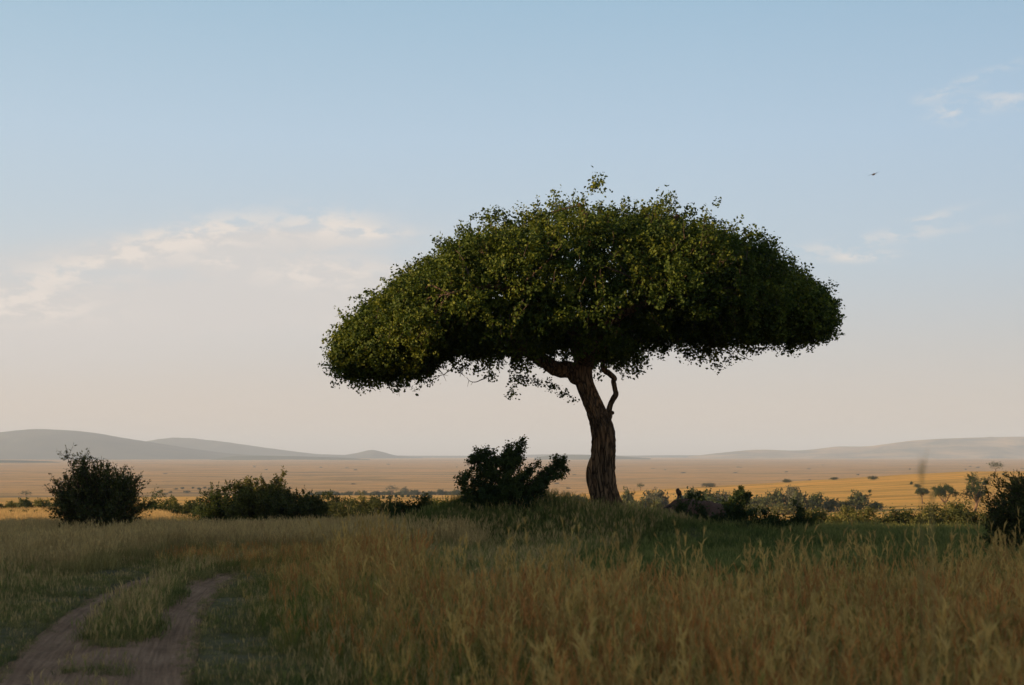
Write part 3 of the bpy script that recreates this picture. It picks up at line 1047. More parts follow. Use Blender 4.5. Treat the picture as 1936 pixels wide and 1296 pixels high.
spiky_bush('large spiky dark bush standing in golden grass at far left', 190, 50, 3.3, 850, 190, 0.10, per=13, tl=0.48, perleaf=14, lo=0.28, asp=0.42)
leafy_bush('dark leafy bush with a side arm on the mound left of the trunk', 962, 48.2,
           [(950, 905, 44, 0), (930, 880, 30, 0), (905, 900, 26, 0), (975, 872, 30, 0), (972, 852, 16, 0), (986, 838, 8, .1), (960, 860, 12, 0), (915, 862, 12, 0), (925, 855, 8, .2), (960, 935, 42, 0), (1000, 930, 28, .2),
            (1040, 897, 14, 0.3), (1056, 880, 9, .3), (1022, 912, 16, .3), (1066, 870, 5, .3), (1050, 868, 5, .2), (1068, 888, 5, .3), (922, 938, 32, 0), (990, 948, 24, -.1), (888, 932, 14, -.2), (950, 950, 30, -.2), (878, 912, 8, 0), (1018, 880, 4, .2), (1000, 895, 12, .1), (1030, 905, 14, .3), (1048, 890, 12, .3), (1060, 880, 8, .3), (1012, 922, 18, .3)], 36000, 0.085, 'leaf_dark', stems=60)
spiky_bush('round yellow-green bush in the middle of the hedge behind the grass', 495, 62, 2.9, 890, 130, 0.11, 'leaf_olive', 13, .36, 18, 0.1, asp=0.5)
spiky_bush('dark spreading bush touching the left side of the yellow-green bush', 445, 64, 3.2, 908, 110, 0.11, 'leaf_dark', 13, .38, 18, 0.1, asp=0.5)
spiky_bush('low dark green bush touching the right side of the yellow-green bush', 560, 61, 3.0, 922, 110, 0.11, 'leaf_spiky', 12, .36, 18, 0.1, asp=0.5)
leafy_bush('dark dense bush at the right end of the hedge, left of the mound', 780, 56, [(770, 965, 30, 0), (800, 960, 24, .2), (745, 970, 24, 0), (760, 985, 30, 0), (790, 985, 30, 0)], 9000, 0.09, 'leaf_dark')
leafy_bush('dark low shrub mass spread right of the tree on a grassy swell', 1370, 51,
           [(1300, 985, 30, 0), (1340, 978, 30, .2), (1380, 978, 32, .2), (1420, 982, 30, 0), (1455, 990, 26, 0), (1480, 1000, 20, 0), (1320, 1005, 30, -.4), (1380, 1005, 34, -.4), (1440, 1010, 30, -.3), (1280, 1000, 24, -.2)], 22000, 0.075, 'leaf_dark', name='shrub')
leafy_bush('upright dark bush at the right end of the low shrub mass', 1512, 58, [(1510, 968, 9, 0), (1505, 988, 18, 0), (1525, 1000, 22, 0), (1502, 952, 4, 0), (1508, 1010, 24, 0)], 6500, 0.085, 'leaf_dark')
leafy_bush('small dark sprouting shrub behind the earth mound', 1375, 66, [(1375, 960, 11, 0), (1383, 952, 8, 0), (1362, 966, 11, 0)], 3000, 0.09, 'leaf_dark', name='shrub')
leafy_bush('dark round-topped little bush with bare stem above the shrub mass', 1402, 75, [(1402, 932, 9, 0), (1396, 940, 9, 0), (1411, 938, 8, 0), (1405, 950, 5, 0)], 2600, 0.11, 'leaf_dark')
spiky_bush('large feathery dark bush cut by the right edge of the picture', 1984, 43, 4.3, 880, 270, 0.10, 'leaf_spiky', 14, .5, 18, 0.08, asp=0.4)

# the sunlit row of bushes right of the shrub mass
row = [(1545, 86, 978, 26, 'leaf_olive', 'pale yellow-green bush at the left end of the right-hand hedge'),
       (1588, 82, 985, 28, 'leaf_olive', 'second bush from the left in the right-hand hedge, low and yellowish'),
       (1628, 88, 980, 24, 'leaf_olive', 'third bush from the left in the right-hand hedge'),
       (1676, 84, 980, 30, 'leaf_spiky', 'darker green bush, fourth from the left in the right-hand hedge'),
       (1716, 90, 985, 26, 'leaf_dark', 'dark bush, fifth from the left in the right-hand hedge'),
       (1752, 84, 978, 32, 'leaf_olive', 'olive bush, sixth from the left in the right-hand hedge'),
       (1800, 88, 975, 32, 'leaf_olive', 'tall olive bush in the right-hand hedge below the flat-topped tree'),
       (1846, 82, 980, 32, 'leaf_spiky', 'bush at the right end of the right-hand hedge, beside the feathery bush')]
for px, d, py, r, mt, lb in row:
    py += 11
    leafy_bush(lb, px, d, [(px + rng.normal() * 3, py, r, 0), (px - r * .6, py + 8, r * .8, .2), (px + r * .6, py + 6, r * .8, -.2), (px, py + 20, r * 1.1, 0), (px + rng.normal() * 8, py - r * .35, r * .5, .1), (px + 14, py + 28, r, -.3), (px - 14, py + 28, r, -.3)], 11000, 0.12, mt, 'right-hand hedge')

# hedge of low bushes behind the golden grass, left half
hed = [(300, 92, 962, 22), (345, 96, 968, 18), (385, 88, 965, 20), (590, 84, 958, 20), (625, 90, 952, 18), (655, 88, 962, 22), (688, 92, 955, 20), (715, 84, 965, 20), (835, 74, 968, 18)]
hl = ['leftmost low green bush in the hedge, right of the spiky bush', 'second low green bush in the hedge from the spiky bush', 'third low green bush in the hedge from the spiky bush',
      'low bush in the hedge right after the bush trio', 'second low bush in the hedge after the bush trio', 'middle low bush of the hedge with broad top', 'humped green bush of the hedge below the golden strip',
      'low olive bush of the hedge beside the dark dense bush', 'small green bush between the dark dense bush and the mound']
for (px, d, py, r), lb in zip(hed, hl):
    leafy_bush(lb, px, d, [(px, py, r, 0), (px - r * .8, py + 8, r * .8, .2), (px + r * .8, py + 7, r * .8, -.2), (px, py + 16, r * 1.1, 0), (px + rng.normal() * 8, py - r * .4, r * .5, .1)], 3600, 0.10, random.choice(['leaf_spiky', 'leaf_dark', 'leaf_olive']), 'left-hand hedge')


ORD = ['first', 'second', 'third', 'fourth', 'fifth', 'sixth', 'seventh', 'eighth', 'ninth', 'tenth', 'eleventh', 'twelfth', 'thirteenth', 'fourteenth']
for i, px in enumerate((268, 292, 322, 362, 408, 600, 638, 668, 702, 730, 822, 858)):
    py, r, d = 966 + rng.normal() * 4, rng.uniform(15, 21), rng.uniform(96, 112)
    leafy_bush('%s bush from the left in the back row of the left-hand hedge' % ORD[i], px, d, [(px, py, r, 0), (px - r, py + 6, r * .8, .3), (px + r, py + 5, r * .8, -.3), (px, py + 14, r * 1.2, 0), (px + rng.normal() * 8, py - r * .4, r * .5, .1)],
               3200, 0.12, ('leaf_spiky', 'leaf_dark', 'leaf_olive', 'leaf_spiky')[i % 4], 'left-hand hedge, back row')

# ------------------------------------------------------------------ earth mound, log, stump
def build_earth_mound():
    d = 62.0
    c = on_ground(1300, d)
    n = 90
    u = np.linspace(-1, 1, n)
    Xl, Yl = np.meshgrid(u * 3.4, u * 2.4, indexing='ij')
    prof = np.interp(Xl, np.array([-3.4, -2.4, -1.6, -.7, -.2, .5, 1.5, 2.5, 3.4]), np.array([0, .45, 1.0, 1.5, 1.6, 1.5, 1.25, .75, 0]))
    Z = prof * np.exp(-(Yl / 1.3) ** 2) * 1.05 + 0.30 * fbm(Xl * 0.9, Yl * 0.9, seed=81, o=5) - 0.25
    V = np.stack([Xl.ravel(), Yl.ravel(), Z.ravel()], 1)
    b = np.array(c)
    gz = G(V[:, 0] + b[0], V[:, 1] + b[1]) - b[2]
    V[:, 2] += gz
    me = make_mesh('earth_mound', V, grid_faces(n, n))
    o = link('earth_mound', me, M['earth'], None, c)
    tag(o, 'bare brown termite-earth mound right of the tree', 'mound')
    # log propped on the left flank
    p0, p1 = at(1214, 985, 60.3), at(1268, 957, 60.9)
    p0.z = GZ(p0.x, p0.y) + 0.02
    base = Vector(p0)
    P = catmull([np.array(p0) - np.array(base), np.array(at(1239, 972, 60.6) - base), np.array(at(1255, 963, 60.7) - base), np.array(p1 - base)], 24)
    P[2:] += rng.normal(size=(22, 3)) * 0.008
    V1, F1 = tube(P, np.linspace(.085, .045, 24), 14, lambda th, s: 1 + .35 * fbm(np.cos(th) * 2, np.sin(th) * 2, s * 2, seed=83))
    P2 = catmull([np.array(at(1241, 971, 60.6) - base), np.array(at(1236, 961, 60.5) - base), np.array(at(1238, 948, 60.4) - base)], 12)
    lg = thing('fallen_log', 'dark fallen log propped against the left side of the earth mound', 'log', base)
    link('log_trunk', make_mesh('log_trunk', V1, F1), M['log'], lg)
    V2, F2 = tube(P2, np.linspace(.035, .012, 12), 10)
    link('log_branch', make_mesh('log_branch', V2, F2), M['log'], lg)
    # stump on the mound
    sd = 62.0
    sx = (1283 - W / 2) / FPX * sd
    zl = np.interp(sx - b[0], np.array([-3.4, -2.4, -1.6, -.7, -.2, .5, 1.5, 2.5, 3.4]), np.array([0, .45, 1.0, 1.5, 1.6, 1.5, 1.25, .75, 0])) * 1.05 - .25 + GZ(sx, sd)
    s0 = Vector((sx, sd, zl - 0.1))
    st = thing('tree_stump', 'small upright forked stump on top of the earth mound', 'stump', s0)
    A, Fa = tube(catmull([(0, 0, .24), (-.03, 0, .36), (-.07, .02, .46), (-.04, 0, .54)], 20), np.interp(np.linspace(0, 1, 20), [0, .4, .7, 1], [.07, .11, .085, .03]), 12, lambda th, s: 1 + .4 * fbm(np.cos(th) * 2, np.sin(th) * 2, s * 5, seed=84))
    link('stub', make_mesh('stub', A, Fa), M['twig'], st)
    for sx_ in (-.06, .10):
        A, Fa = tube(catmull([(sx_ * 1.4, 0, -.05), (sx_, 0, .15), (0, 0, .34)], 12), np.linspace(.05, .055, 12), 8)
        link('root', make_mesh('root', A, Fa), M['deadwood'], st)


build_earth_mound()


# ------------------------------------------------------------------ trees and bushes out on the slope
def far_bush_mesh(seed, n=1500, leaf=0.15, flat=0.8, nb=7):
    """unit bush: about 2 wide, 1.6 tall, foot at z = 0"""
    C = np.stack([rng.normal(size=nb) * .38, rng.normal(size=nb) * .38, rng.uniform(.45, .95, nb)], 1)
    C[0] = (0, 0, .55)
    R = rng.uniform(.32, .58, nb)
    R[0] = .7
    ex = rng.normal(size=(n // 6, 3)) * np.array([.5, .5, .25]) + np.array([0, 0, .35])
    return foliage_mesh('foliage', C, R, n, leaf, .7, None, .2, flat, .45, (ex, rng.normal(size=ex.shape)), 0.02)


FB = {k: [far_bush_mesh(i) for i in range(4)] for k in ('leaf_far', 'leaf_grey', 'leaf_olive', 'leaf_dark', 'leaf_dry')}
for k in FB:
    for me in FB[k]:
        me.materials.append(M[k])
TRUNK = make_mesh('stem', *merge([tube(catmull([(0, 0, -.15), (.04, 0, .3), (.0, .03, .7)], 6), np.linspace(.07, .03, 6), 6),
                                  tube(catmull([(0, 0, .1), (.2, .05, .4), (.3, .1, .7)], 6), np.linspace(.04, .02, 6), 5),
                                  tube(catmull([(0, 0, .1), (-.2, -.05, .4), (-.3, -.1, .75)], 6), np.linspace(.04, .02, 6), 5)]))
TRUNK.materials.append(M['bark_far'])


def far_bush(label, px, d, wpx, hpx, mat='leaf_far', group=None, dz=0.0, stem=True, base_py=None):
    b = on_ground(px, d)
    root = thing('bush', label, 'bush', (b.x, b.y, b.z + dz), group, rng.uniform(0, 6.28))
    s = d / FPX
    sx, sz = wpx * s / 1.9, hpx * s / 1.3
    root.scale = (sx, sx, sz)
    o = bpy.data.objects.new('foliage', random.choice(FB[mat]))
    COL.objects.link(o)
    o.parent = root
    if stem:
        o = bpy.data.objects.new('stem', TRUNK)
        COL.objects.link(o)
        o.parent = root
    return root


# thicket along the foot of the golden slope (photo column, distance, width, height, material)
thick = [(1187, 372, 28, 46, 'leaf_far', 'round dark tree bush just right of the big trunk'),
         (1216, 360, 44, 32, 'leaf_far', 'low dark bush second in the thicket right of the trunk'),
         (1248, 385, 50, 46, 'leaf_grey', 'broad greyish bush, tallest of the thicket near the trunk'),
         (1240, 352, 34, 26, 'leaf_olive', 'low yellowish bush in front of the broad greyish bush'),
         (1302, 395, 44, 42, 'leaf_far', 'flat-topped bush behind the stump on the earth mound'),
         (1332, 350, 70, 48, 'leaf_dark', 'wide dark green bush above the earth mound'),
         (1364, 372, 34, 42, 'leaf_grey', 'small grey-green bush right of the wide dark green one'),
         (1432, 372, 46, 34, 'leaf_far', 'low bush left in the central thicket of the slope'),
         (1462, 380, 48, 40, 'leaf_far', 'domed bush with light top in the central thicket'),
         (1496, 390, 40, 46, 'leaf_grey', 'tallest pale-topped bush of the central thicket'),
         (1512, 362, 44, 40, 'leaf_far', 'dark bush in front of the pale-topped bush'),
         (1540, 372, 38, 36, 'leaf_dark', 'dark round bush at the right of the central thicket'),
         (1476, 345, 60, 22, 'leaf_olive', 'low olive bush along the front of the central thicket'),
         (1566, 365, 40, 26, 'leaf_far', 'low bush between central thicket and its right tip'),
         (1594, 368, 36, 22, 'leaf_olive', 'flat low bush left of the domed tip bush'),
         (1622, 372, 46, 36, 'leaf_far', 'domed bush near the right tip of the thicket'),
         (1652, 376, 32, 16, 'leaf_far', 'last low bush at the right tip of the thicket'),
         (1198, 330, 40, 22, 'leaf_olive', 'low yellow-green bush at the foot of the trunk-side thicket'),
         (1285, 335, 40, 22, 'leaf_olive', 'low yellow-green bush left of the stump'),
         (1420, 330, 46, 20, 'leaf_olive', 'low yellow-green bush right of the little round-topped bush')]
for px, d, wp, hp, mt, lb in thick:
    far_bush(lb, px, d, wp, hp, mt, 'thicket on the slope')


def acacia(label, px, d, hpx, wpx, crown_lo=0.62, lean=0.05, mat='leaf_far', flat=0.45, nleaf=7000, group='scattered trees on the golden slope', branches=5, round_=False, name='acacia_tree'):
    b = on_ground(px, d)
    s = d / FPX
    h, wd = hpx * s, wpx * s
    root = thing(name, label, 'tree', (b.x, b.y, b.z - .1), group)
    fork = np.array([lean * h * -.4, 0, h * crown_lo * .72])
    tr = tube(catmull([(lean * h, 0, 0), (lean * h * .2, 0, h * crown_lo * .4), fork], 10), np.linspace(.045, .028, 10) * h, 8)
    link('trunk', make_mesh('trunk', *tr), M['bark_far'], root)
    C, R, bits = [], [], []
    nb = 14 if not round_ else 16
    for i in range(nb):
        a = i * 2.4
        rr = math.sqrt((i + .5) / nb) * wd * .42
        c = np.array([math.cos(a) * rr - lean * h * .5, math.sin(a) * rr, h * (crown_lo + (1 - crown_lo) * (.66 - .5 * (rr / (wd * .5)) ** 2 + rng.uniform(-.16, .16)))])
        if round_:
            c = np.array([math.cos(a) * rr * .8 - lean * h * .5, math.sin(a) * rr * .8, h * rng.uniform(crown_lo, .9)])
        C.append(c)
        R.append(wd * rng.uniform(.13, .20) * (1.25 if round_ else 1))
    for i in range(0, nb, 2):
        bits.append(tube(catmull([fork, (fork + C[i]) / 2 + np.array([0, 0, -.03 * h]), C[i]], 6), np.linspace(.016, .005, 6) * h, 5))
    link('limbs', make_mesh('limbs', *merge(bits)), M['bark_far'], root)
    me = foliage_mesh('crown', C, R, nleaf, max(.16, s * 1.6), .7, None, .2, min(1, flat * 2.4) if not round_ else 1.0, .25)
    link('crown', me, M[mat], root)
    return root


acacia('flat-topped acacia tree alone on the golden slope at right', 1783, 330, 60, 50, .54, .06, 'leaf_dark')
acacia('large round-crowned tree on the golden slope beside the feathery bush', 1840, 330, 76, 58, .42, -.06, 'leaf_dark', nleaf=9000, round_=True, name='round_tree')
acacia('thin dry reddish tree behind the round-crowned tree', 1874, 380, 34, 28, .45, 0, 'leaf_dry', nleaf=160, group=None, name='dry_tree')
acacia('small slender flat-topped tree between the two blurred grass stalks', 1739, 420, 30, 25, .6, .02)
acacia('spreading dark tree at the crest of the golden slope', 1879, 900, 20, 30, .35, .02, 'leaf_dark', .45, 500)
acacia('lone flat-topped tree on the far plain above the thicket', 1210, 900, 13, 14, .55, 0, 'leaf_far', nleaf=220, group=None)
acacia('low umbrella tree with thin trunk on the plain at far left', 54, 1050, 13, 24, .5, 0, 'leaf_far', nleaf=260, group=None)
acacia('small bush-like tree between mound and trunk on the golden strip', 1076, 520, 12, 16, .45, 0, 'leaf_dark', nleaf=240, group=None)
acacia('thin bare dry tree on the slope above the right-hand hedge', 1617, 210, 18, 18, .5, .03, 'leaf_dry', nleaf=60, group=None, name='dry_tree')
acacia('grey umbrella tree amid the green stream line', 742, 1130, 20, 26, .45, 0, 'leaf_grey', nleaf=300, group='trees on the stream line')
acacia('right-hand umbrella tree amid the green stream line', 766, 1150, 17, 14, .45, 0, 'leaf_grey', nleaf=220, group='trees on the stream line')

named = [(1833, 640, 12, 11, 'leaf_far', 'round bush left of the pair near the slope crest'), (1857, 600, 16, 9, 'leaf_far', 'low bush right of the pair near the slope crest'),
         (1893, 780, 6, 5, 'leaf_dark', 'tiny dark bush under the spreading crest tree'), (1731, 600, 12, 7, 'leaf_far', 'small round bush above the slender flat-topped tree'),
         (1719, 640, 7, 6, 'leaf_dark', 'tiny dark bush left of the small round bush on the slope'), (1641, 560, 8, 6, 'leaf_dark', 'tiny bush alone on the middle of the golden slope'),
         (1647, 800, 14, 8, 'leaf_far', 'domed small tree bush on the plain edge above the slope'), (1573, 900, 14, 5, 'leaf_far', 'low dark bush on the crest line, right of the humped bush'),
         (1486, 900, 18, 7, 'leaf_far', 'humped bush on the crest line above the thicket'), (1340, 900, 26, 9, 'leaf_grey', 'hazy grey bush pair seen behind the thicket'),
         (1077, 330, 22, 10, 'leaf_dark', 'dark low bush on the golden strip left of the trunk foot'), (40, 150, 46, 22, 'leaf_spiky', '')]
for px, d, wp, hp, mt, lb in named[:-1]:
    far_bush(lb, px, d, wp, hp, mt, 'scattered bushes on the slope')
# hedge at the left edge and the little bushes in front of it
for i, (px, d, wp, hp, mt) in enumerate([(5, 150, 30, 20, 'leaf_dark'), (28, 150, 34, 26, 'leaf_olive'), (55, 148, 38, 28, 'leaf_far'), (84, 152, 34, 28, 'leaf_olive'), (112, 150, 30, 24, 'leaf_far'), (128, 148, 30, 20, 'leaf_dark'), (-25, 150, 34, 24, 'leaf_far')]):
    far_bush(['leftmost dark bush of the hedge at the left edge', 'first olive bush of the hedge at the left edge', 'tall green bush of the hedge at the left edge', 'second olive bush of the hedge at the left edge',
              'green bush of the left-edge hedge nearest the spiky bush', 'low dark bush half hidden by the spiky bush', 'bush at the left edge running out of the picture'][i], px, d, wp, hp, mt, 'hedge at the left edge')
for i, (px, d, wp, hp) in enumerate([(28, 118, 11, 9), (25, 105, 13, 13), (38, 106, 12, 9), (52, 104, 14, 14), (70, 105, 16, 13), (96, 106, 14, 11), (128, 100, 26, 24)]):
    far_bush(['single small dark bush in front of the left-edge hedge', 'leftmost of the little dark bushes in the grass at left', 'second of the little dark bushes in the grass at left', 'third of the little dark bushes in the grass at left',
              'fourth of the little dark bushes in the grass at left', 'fifth of the little dark bushes in the grass at left', 'leafy dark bush at the foot of the spiky bush'][i], px, d, wp, hp, 'leaf_dark', 'little bushes at left')
# stream line: a row of low bushes far out on the left plain
for i, px in enumerate(np.concatenate([np.linspace(592, 885, 34), np.linspace(1040, 1105, 9), np.linspace(305, 400, 10)])):
    d = rng.uniform(1080, 1230) if px < 1000 else rng.uniform(560, 640)
    if px < 420:
        d = rng.uniform(1350, 1700)
    far_bush('low hazy green bush in the line along the distant stream' if px > 420 and px < 1000 else ('%s low green bush from the left in the thin line left of the trunk' % ORD[i - 34] if px > 1000 else '%s tiny grey-green bush from the left in the far line right of the spiky bush' % ORD[i - 43]),
             px + rng.normal() * (3 if 420 < px < 1000 else 1), d, rng.uniform(12, 24) * (.45 if px < 420 else 1), rng.uniform(6, 11) * (.45 if px < 420 else 1), 'leaf_far', 'stream-line bushes' if px > 420 and px < 1000 else ('bush line left of the trunk' if px > 1000 else 'far bushes right of the spiky bush'), stem=False)
# small dark bushes dotted on the golden strip
for i, px in enumerate((718, 726, 738, 750, 762, 772, 782, 790, 803, 808, 815)):
    far_bush('%s small dark bush from the left in the row on the golden strip' % ORD[i], px, rng.uniform(640, 720), rng.uniform(5, 11), rng.uniform(5, 8), 'leaf_dark', 'row of bushes on the golden strip', stem=False)
# specks over the wide plain
for i in range(44):
    px = rng.uniform(-20, 1950)
    d = rng.uniform(1500, 5200)
    far_bush('tiny dark bush speck dotted on the far pale plain', px, d, rng.uniform(5, 16) * (1700 / d) ** .7, rng.uniform(2, 4) * (1700 / d) ** .7, 'leaf_grey', 'bush specks on the plain', stem=False)


# ------------------------------------------------------------------ grass
def blade(foot, az_, ln, bend, width, segs=3, h0=0.0, h1=1.0):
    """one curved tapering blade"""
    d = np.array([math.cos(az_), math.sin(az_), 0])
    side = np.array([-d[1], d[0], 0])
    a2 = rng.uniform(0, 6.28)
    side = np.array([math.cos(a2), math.sin(a2), 0])
    V, h = [], []
    for i in range(segs + 1):
        t = i / segs
        p = foot + d * (bend * ln * t ** 1.8) + np.array([0, 0, ln * (t - .35 * bend * t * t)])
        wd = width * (1 - t) ** .7 * (0.6 + .4 * min(1, t * 3)) if i < segs else width * .08
        V += [p - side * wd / 2, p + side * wd / 2]
        h += [h0 + (h1 - h0) * t] * 2
    F = np.array([[2 * i, 2 * i + 1, 2 * i + 3, 2 * i + 2] for i in range(segs)])
    return np.array(V), F, np.array(h)


def stalk(foot, az_, ln, bend, width, head):
    """flowering stalk: thin culm with a drooping seed head of spikelets"""
    V0, F0, h0 = blade(foot, az_, ln, bend, width, 4)
    V0[-2:] = V0[-2:]
    Vs, Fs, hs, off = [V0], [F0], [np.minimum(h0, 0.72)], len(V0)
    d = np.array([math.cos(az_), math.sin(az_), 0])
    for q in range(head):
        t = 1 - 0.26 * rng.random()
        p = foot + d * (bend * ln * t ** 1.8) + np.array([0, 0, ln * (t - .35 * bend * t * t)])
        V, F, h = blade(p, rng.uniform(0, 6.28), rng.uniform(.06, .14), rng.uniform(.1, .7), width * 2.4, 2)
        Vs.append(V); Fs.append(F + off); hs.append(np.full(len(V), rng.uniform(.86, 1.0)))
        off += len(V)
    return np.concatenate(Vs), np.concatenate(Fs), np.concatenate(hs)


def tuft(name, nb, ln, width, spread, bend, stalks=0, sl=1.0, head=7, mat=None, col=None):
    Vs, Fs, hs, off = [], [], [], 0
    for i in range(nb + stalks):
        foot = np.array([rng.normal() * spread, rng.normal() * spread, -.03])
        if i < nb:
            V, F, h = blade(foot, rng.uniform(0, 6.28), ln * rng.uniform(.5, 1.15), rng.uniform(.1, 1) * bend, width * rng.uniform(.7, 1.3), 3, 0, rng.uniform(.55, .8))
        else:
            V, F, h = stalk(foot, rng.uniform(0, 6.28), sl * rng.uniform(.75, 1.15), rng.uniform(.03, .3), width * .6, head)
        Vs.append(V); Fs.append(F + off); hs.append(h)
        off += len(V)
    me = make_mesh(name, np.concatenate(Vs), np.concatenate(Fs), {'h': ('POINT', np.concatenate(hs))}, False)
    me.materials.append(mat)
    o = bpy.data.objects.new(name, me)
    col.objects.link(o)
    return o


def grass_mat(name, base, mid, top, var, trans=0.3):
    m, t = new_mat(name)
    h = t.n('ShaderNodeAttribute', attribute_name='h')
    oi = t.n('ShaderNodeObjectInfo')
    geo = t.n('ShaderNodeNewGeometry')
    c = t.ramp(h.outputs['Fac'], [(0.0, base), (0.35, base), (0.62, mid), (0.84, mid), (0.9, top), (1.0, top)])
    pn = t.noise(t.v('MULTIPLY', geo.outputs['Position'], (1, 1, 0)), 0.28, 3, 0.55).outputs[0]
    dry = t.m('ADD', t.m('MULTIPLY', oi.outputs['Random'], 0.6), t.m('MULTIPLY', t.step(pn, 0.35, 0.65), 0.5))
    c = t.mix(t.m('MULTIPLY', dry, 0.75, clamp=True), c, t.mix(0.65, c, var))
    c = t.mix(1.0, c, t.ramp(oi.outputs['Random'], [(0.0, 0.7), (1.0, 1.25)]), 'MULTIPLY')
    s = principled(t, c, 0.7, None, 0.15)
    tr = t.n('ShaderNodeBsdfTranslucent')
    t.put(tr.inputs[0], c)
    mx = t.n('ShaderNodeMixShader')
    mx.inputs[0].default_value = trans
    t.put(mx.inputs[1], s)
    t.put(mx.inputs[2], tr.outputs[0])
    finish(t, mx.outputs[0])
    return m


M['g_tall'] = grass_mat('g_tall', (0.13, 0.14, 0.027, 1), (0.43, 0.305, 0.085, 1), (0.62, 0.385, 0.125, 1), (0.54, 0.37, 0.11, 1))
M['g_red'] = grass_mat('g_red', (0.12, 0.12, 0.026, 1), (0.43, 0.265, 0.072, 1), (0.62, 0.265, 0.085, 1), (0.54, 0.305, 0.085, 1))
M['g_lush'] = grass_mat('g_lush', (0.085, 0.12, 0.02, 1), (0.19, 0.225, 0.04, 1), (0.48, 0.33, 0.10, 1), (0.30, 0.28, 0.06, 1))
M['g_gold'] = grass_mat('g_gold', (0.19, 0.17, 0.05, 1), (0.46, 0.34, 0.13, 1), (0.56, 0.37, 0.16, 1), (0.54, 0.39, 0.15, 1))
M['g_short'] = grass_mat('g_short', (0.13, 0.115, 0.03, 1), (0.32, 0.26, 0.09, 1), (0.44, 0.33, 0.13, 1), (0.42, 0.32, 0.12, 1))
M['g_green'] = grass_mat('g_green', (0.065, 0.095, 0.02, 1), (0.13, 0.165, 0.035, 1), (0.26, 0.24, 0.07, 1), (0.18, 0.185, 0.045, 1))


def tuft_set(cname, specs):
    c = bpy.data.collections.new(cname)
    for i, sp in enumerate(specs):
        tuft('%s_tuft_%02d' % (cname, i), col=c, **sp)
    return c


T_tall = tuft_set('tall', [dict(nb=15, ln=.74, width=.0105, spread=.06, bend=.6, stalks=k, sl=1.05, head=20, mat=M[g]) for k, g in ((3, 'g_tall'), (5, 'g_red'), (6, 'g_tall'), (4, 'g_red'), (2, 'g_lush'))])
T_lush = tuft_set('lush', [dict(nb=24, ln=.78, width=.012, spread=.09, bend=.8, stalks=k, sl=.9, head=12, mat=M['g_lush']) for k in (1, 2, 0)])
T_high = tuft_set('high', [dict(nb=5, ln=.9, width=.013, spread=.06, bend=.6, stalks=k, sl=1.42, head=22, mat=M['g_tall']) for k in (1, 2, 3)])
T_gold = tuft_set('gold', [dict(nb=16, ln=.65, width=.016, spread=.14, bend=.55, stalks=k, sl=.95, head=7, mat=M['g_gold']) for k in (5, 7, 8, 6)])
T_short = tuft_set('short', [dict(nb=22, ln=.20, width=.009, spread=.10, bend=1.1, stalks=k, sl=.30, head=5, mat=M[g]) for k, g in ((0, 'g_short'), (2, 'g_green'), (3, 'g_gold'), (1, 'g_short'), (0, 'g_green'))])
T_green = tuft_set('green', [dict(nb=24, ln=.42, width=.012, spread=.13, bend=.9, stalks=k, sl=.55, head=5, mat=M['g_green']) for k in (0, 1, 3)])


def scatter(name, label, P, scale, coll, tilt=0.12):
    n = len(P)
    rot = np.stack([rng.normal(size=n) * tilt, rng.normal(size=n) * tilt, rng.uniform(0, 6.28, n)], 1)
    me = bpy.data.meshes.new(name)
    me.vertices.add(n)
    me.vertices.foreach_set('co', np.ascontiguousarray(P, np.float32).ravel())
    for k, kind, arr, f in (('rot', 'FLOAT_VECTOR', rot, 'vector'), ('scl', 'FLOAT', scale, 'value'), ('idx', 'INT', rng.integers(0, 99, n), 'value')):
        a = me.attributes.new(k, kind, 'POINT')
        a.data.foreach_set(f, np.ascontiguousarray(arr, np.int32 if kind == 'INT' else np.float32).ravel())
    o = link(name, me)
    tag(o, label, None, None, 'stuff')
    g = bpy.data.node_groups.new(name, 'GeometryNodeTree')
    g.interface.new_socket('Geometry', in_out='INPUT', socket_type='NodeSocketGeometry')
    g.interface.new_socket('Geometry', in_out='OUTPUT', socket_type='NodeSocketGeometry')
    N = g.nodes
    gi, go = N.new('NodeGroupInput'), N.new('NodeGroupOutput')
    ci = N.new('GeometryNodeCollectionInfo')
    ci.inputs['Collection'].default_value = coll
    ci.inputs['Separate Children'].default_value = True
    ci.inputs['Reset Children'].default_value = True
    ip = N.new('GeometryNodeInstanceOnPoints')
    ip.inputs['Pick Instance'].default_value = True
    def attr(nm, dt):
        a = N.new('GeometryNodeInputNamedAttribute')
        a.data_type = dt
        a.inputs['Name'].default_value = nm
        return a.outputs['Attribute']
    L = g.links
    L.new(gi.outputs[0], ip.inputs['Points'])
    L.new(ci.outputs[0], ip.inputs['Instance'])
    e2r = N.new('FunctionNodeEulerToRotation')
    L.new(attr('rot', 'FLOAT_VECTOR'), e2r.inputs[0])
    L.new(e2r.outputs[0], ip.inputs['Rotation'])
    L.new(attr('scl', 'FLOAT'), ip.inputs['Scale'])
    L.new(attr('idx', 'INT'), ip.inputs['Instance Index'])
    L.new(ip.outputs[0], go.inputs[0])
    md = o.modifiers.new('scatter', 'NODES')
    md.node_group = g
    return o


def wedge(n, d0, d1, pw=1.0, lim=0.47):
    """random ground points in the view wedge, with margin"""
    d = (d0 ** (pw + 1) + (d1 ** (pw + 1) - d0 ** (pw + 1)) * rng.random(n)) ** (1 / (pw + 1))
    a = rng.uniform(-lim, lim, n)
    return a * d + rng.uniform(-1.5, 1.5, n), d


def ground_pts(x, y):
    return np.stack([x, y, G(x, y)], 1)


def TRX(y):
    return np.interp(y, TY, TX)


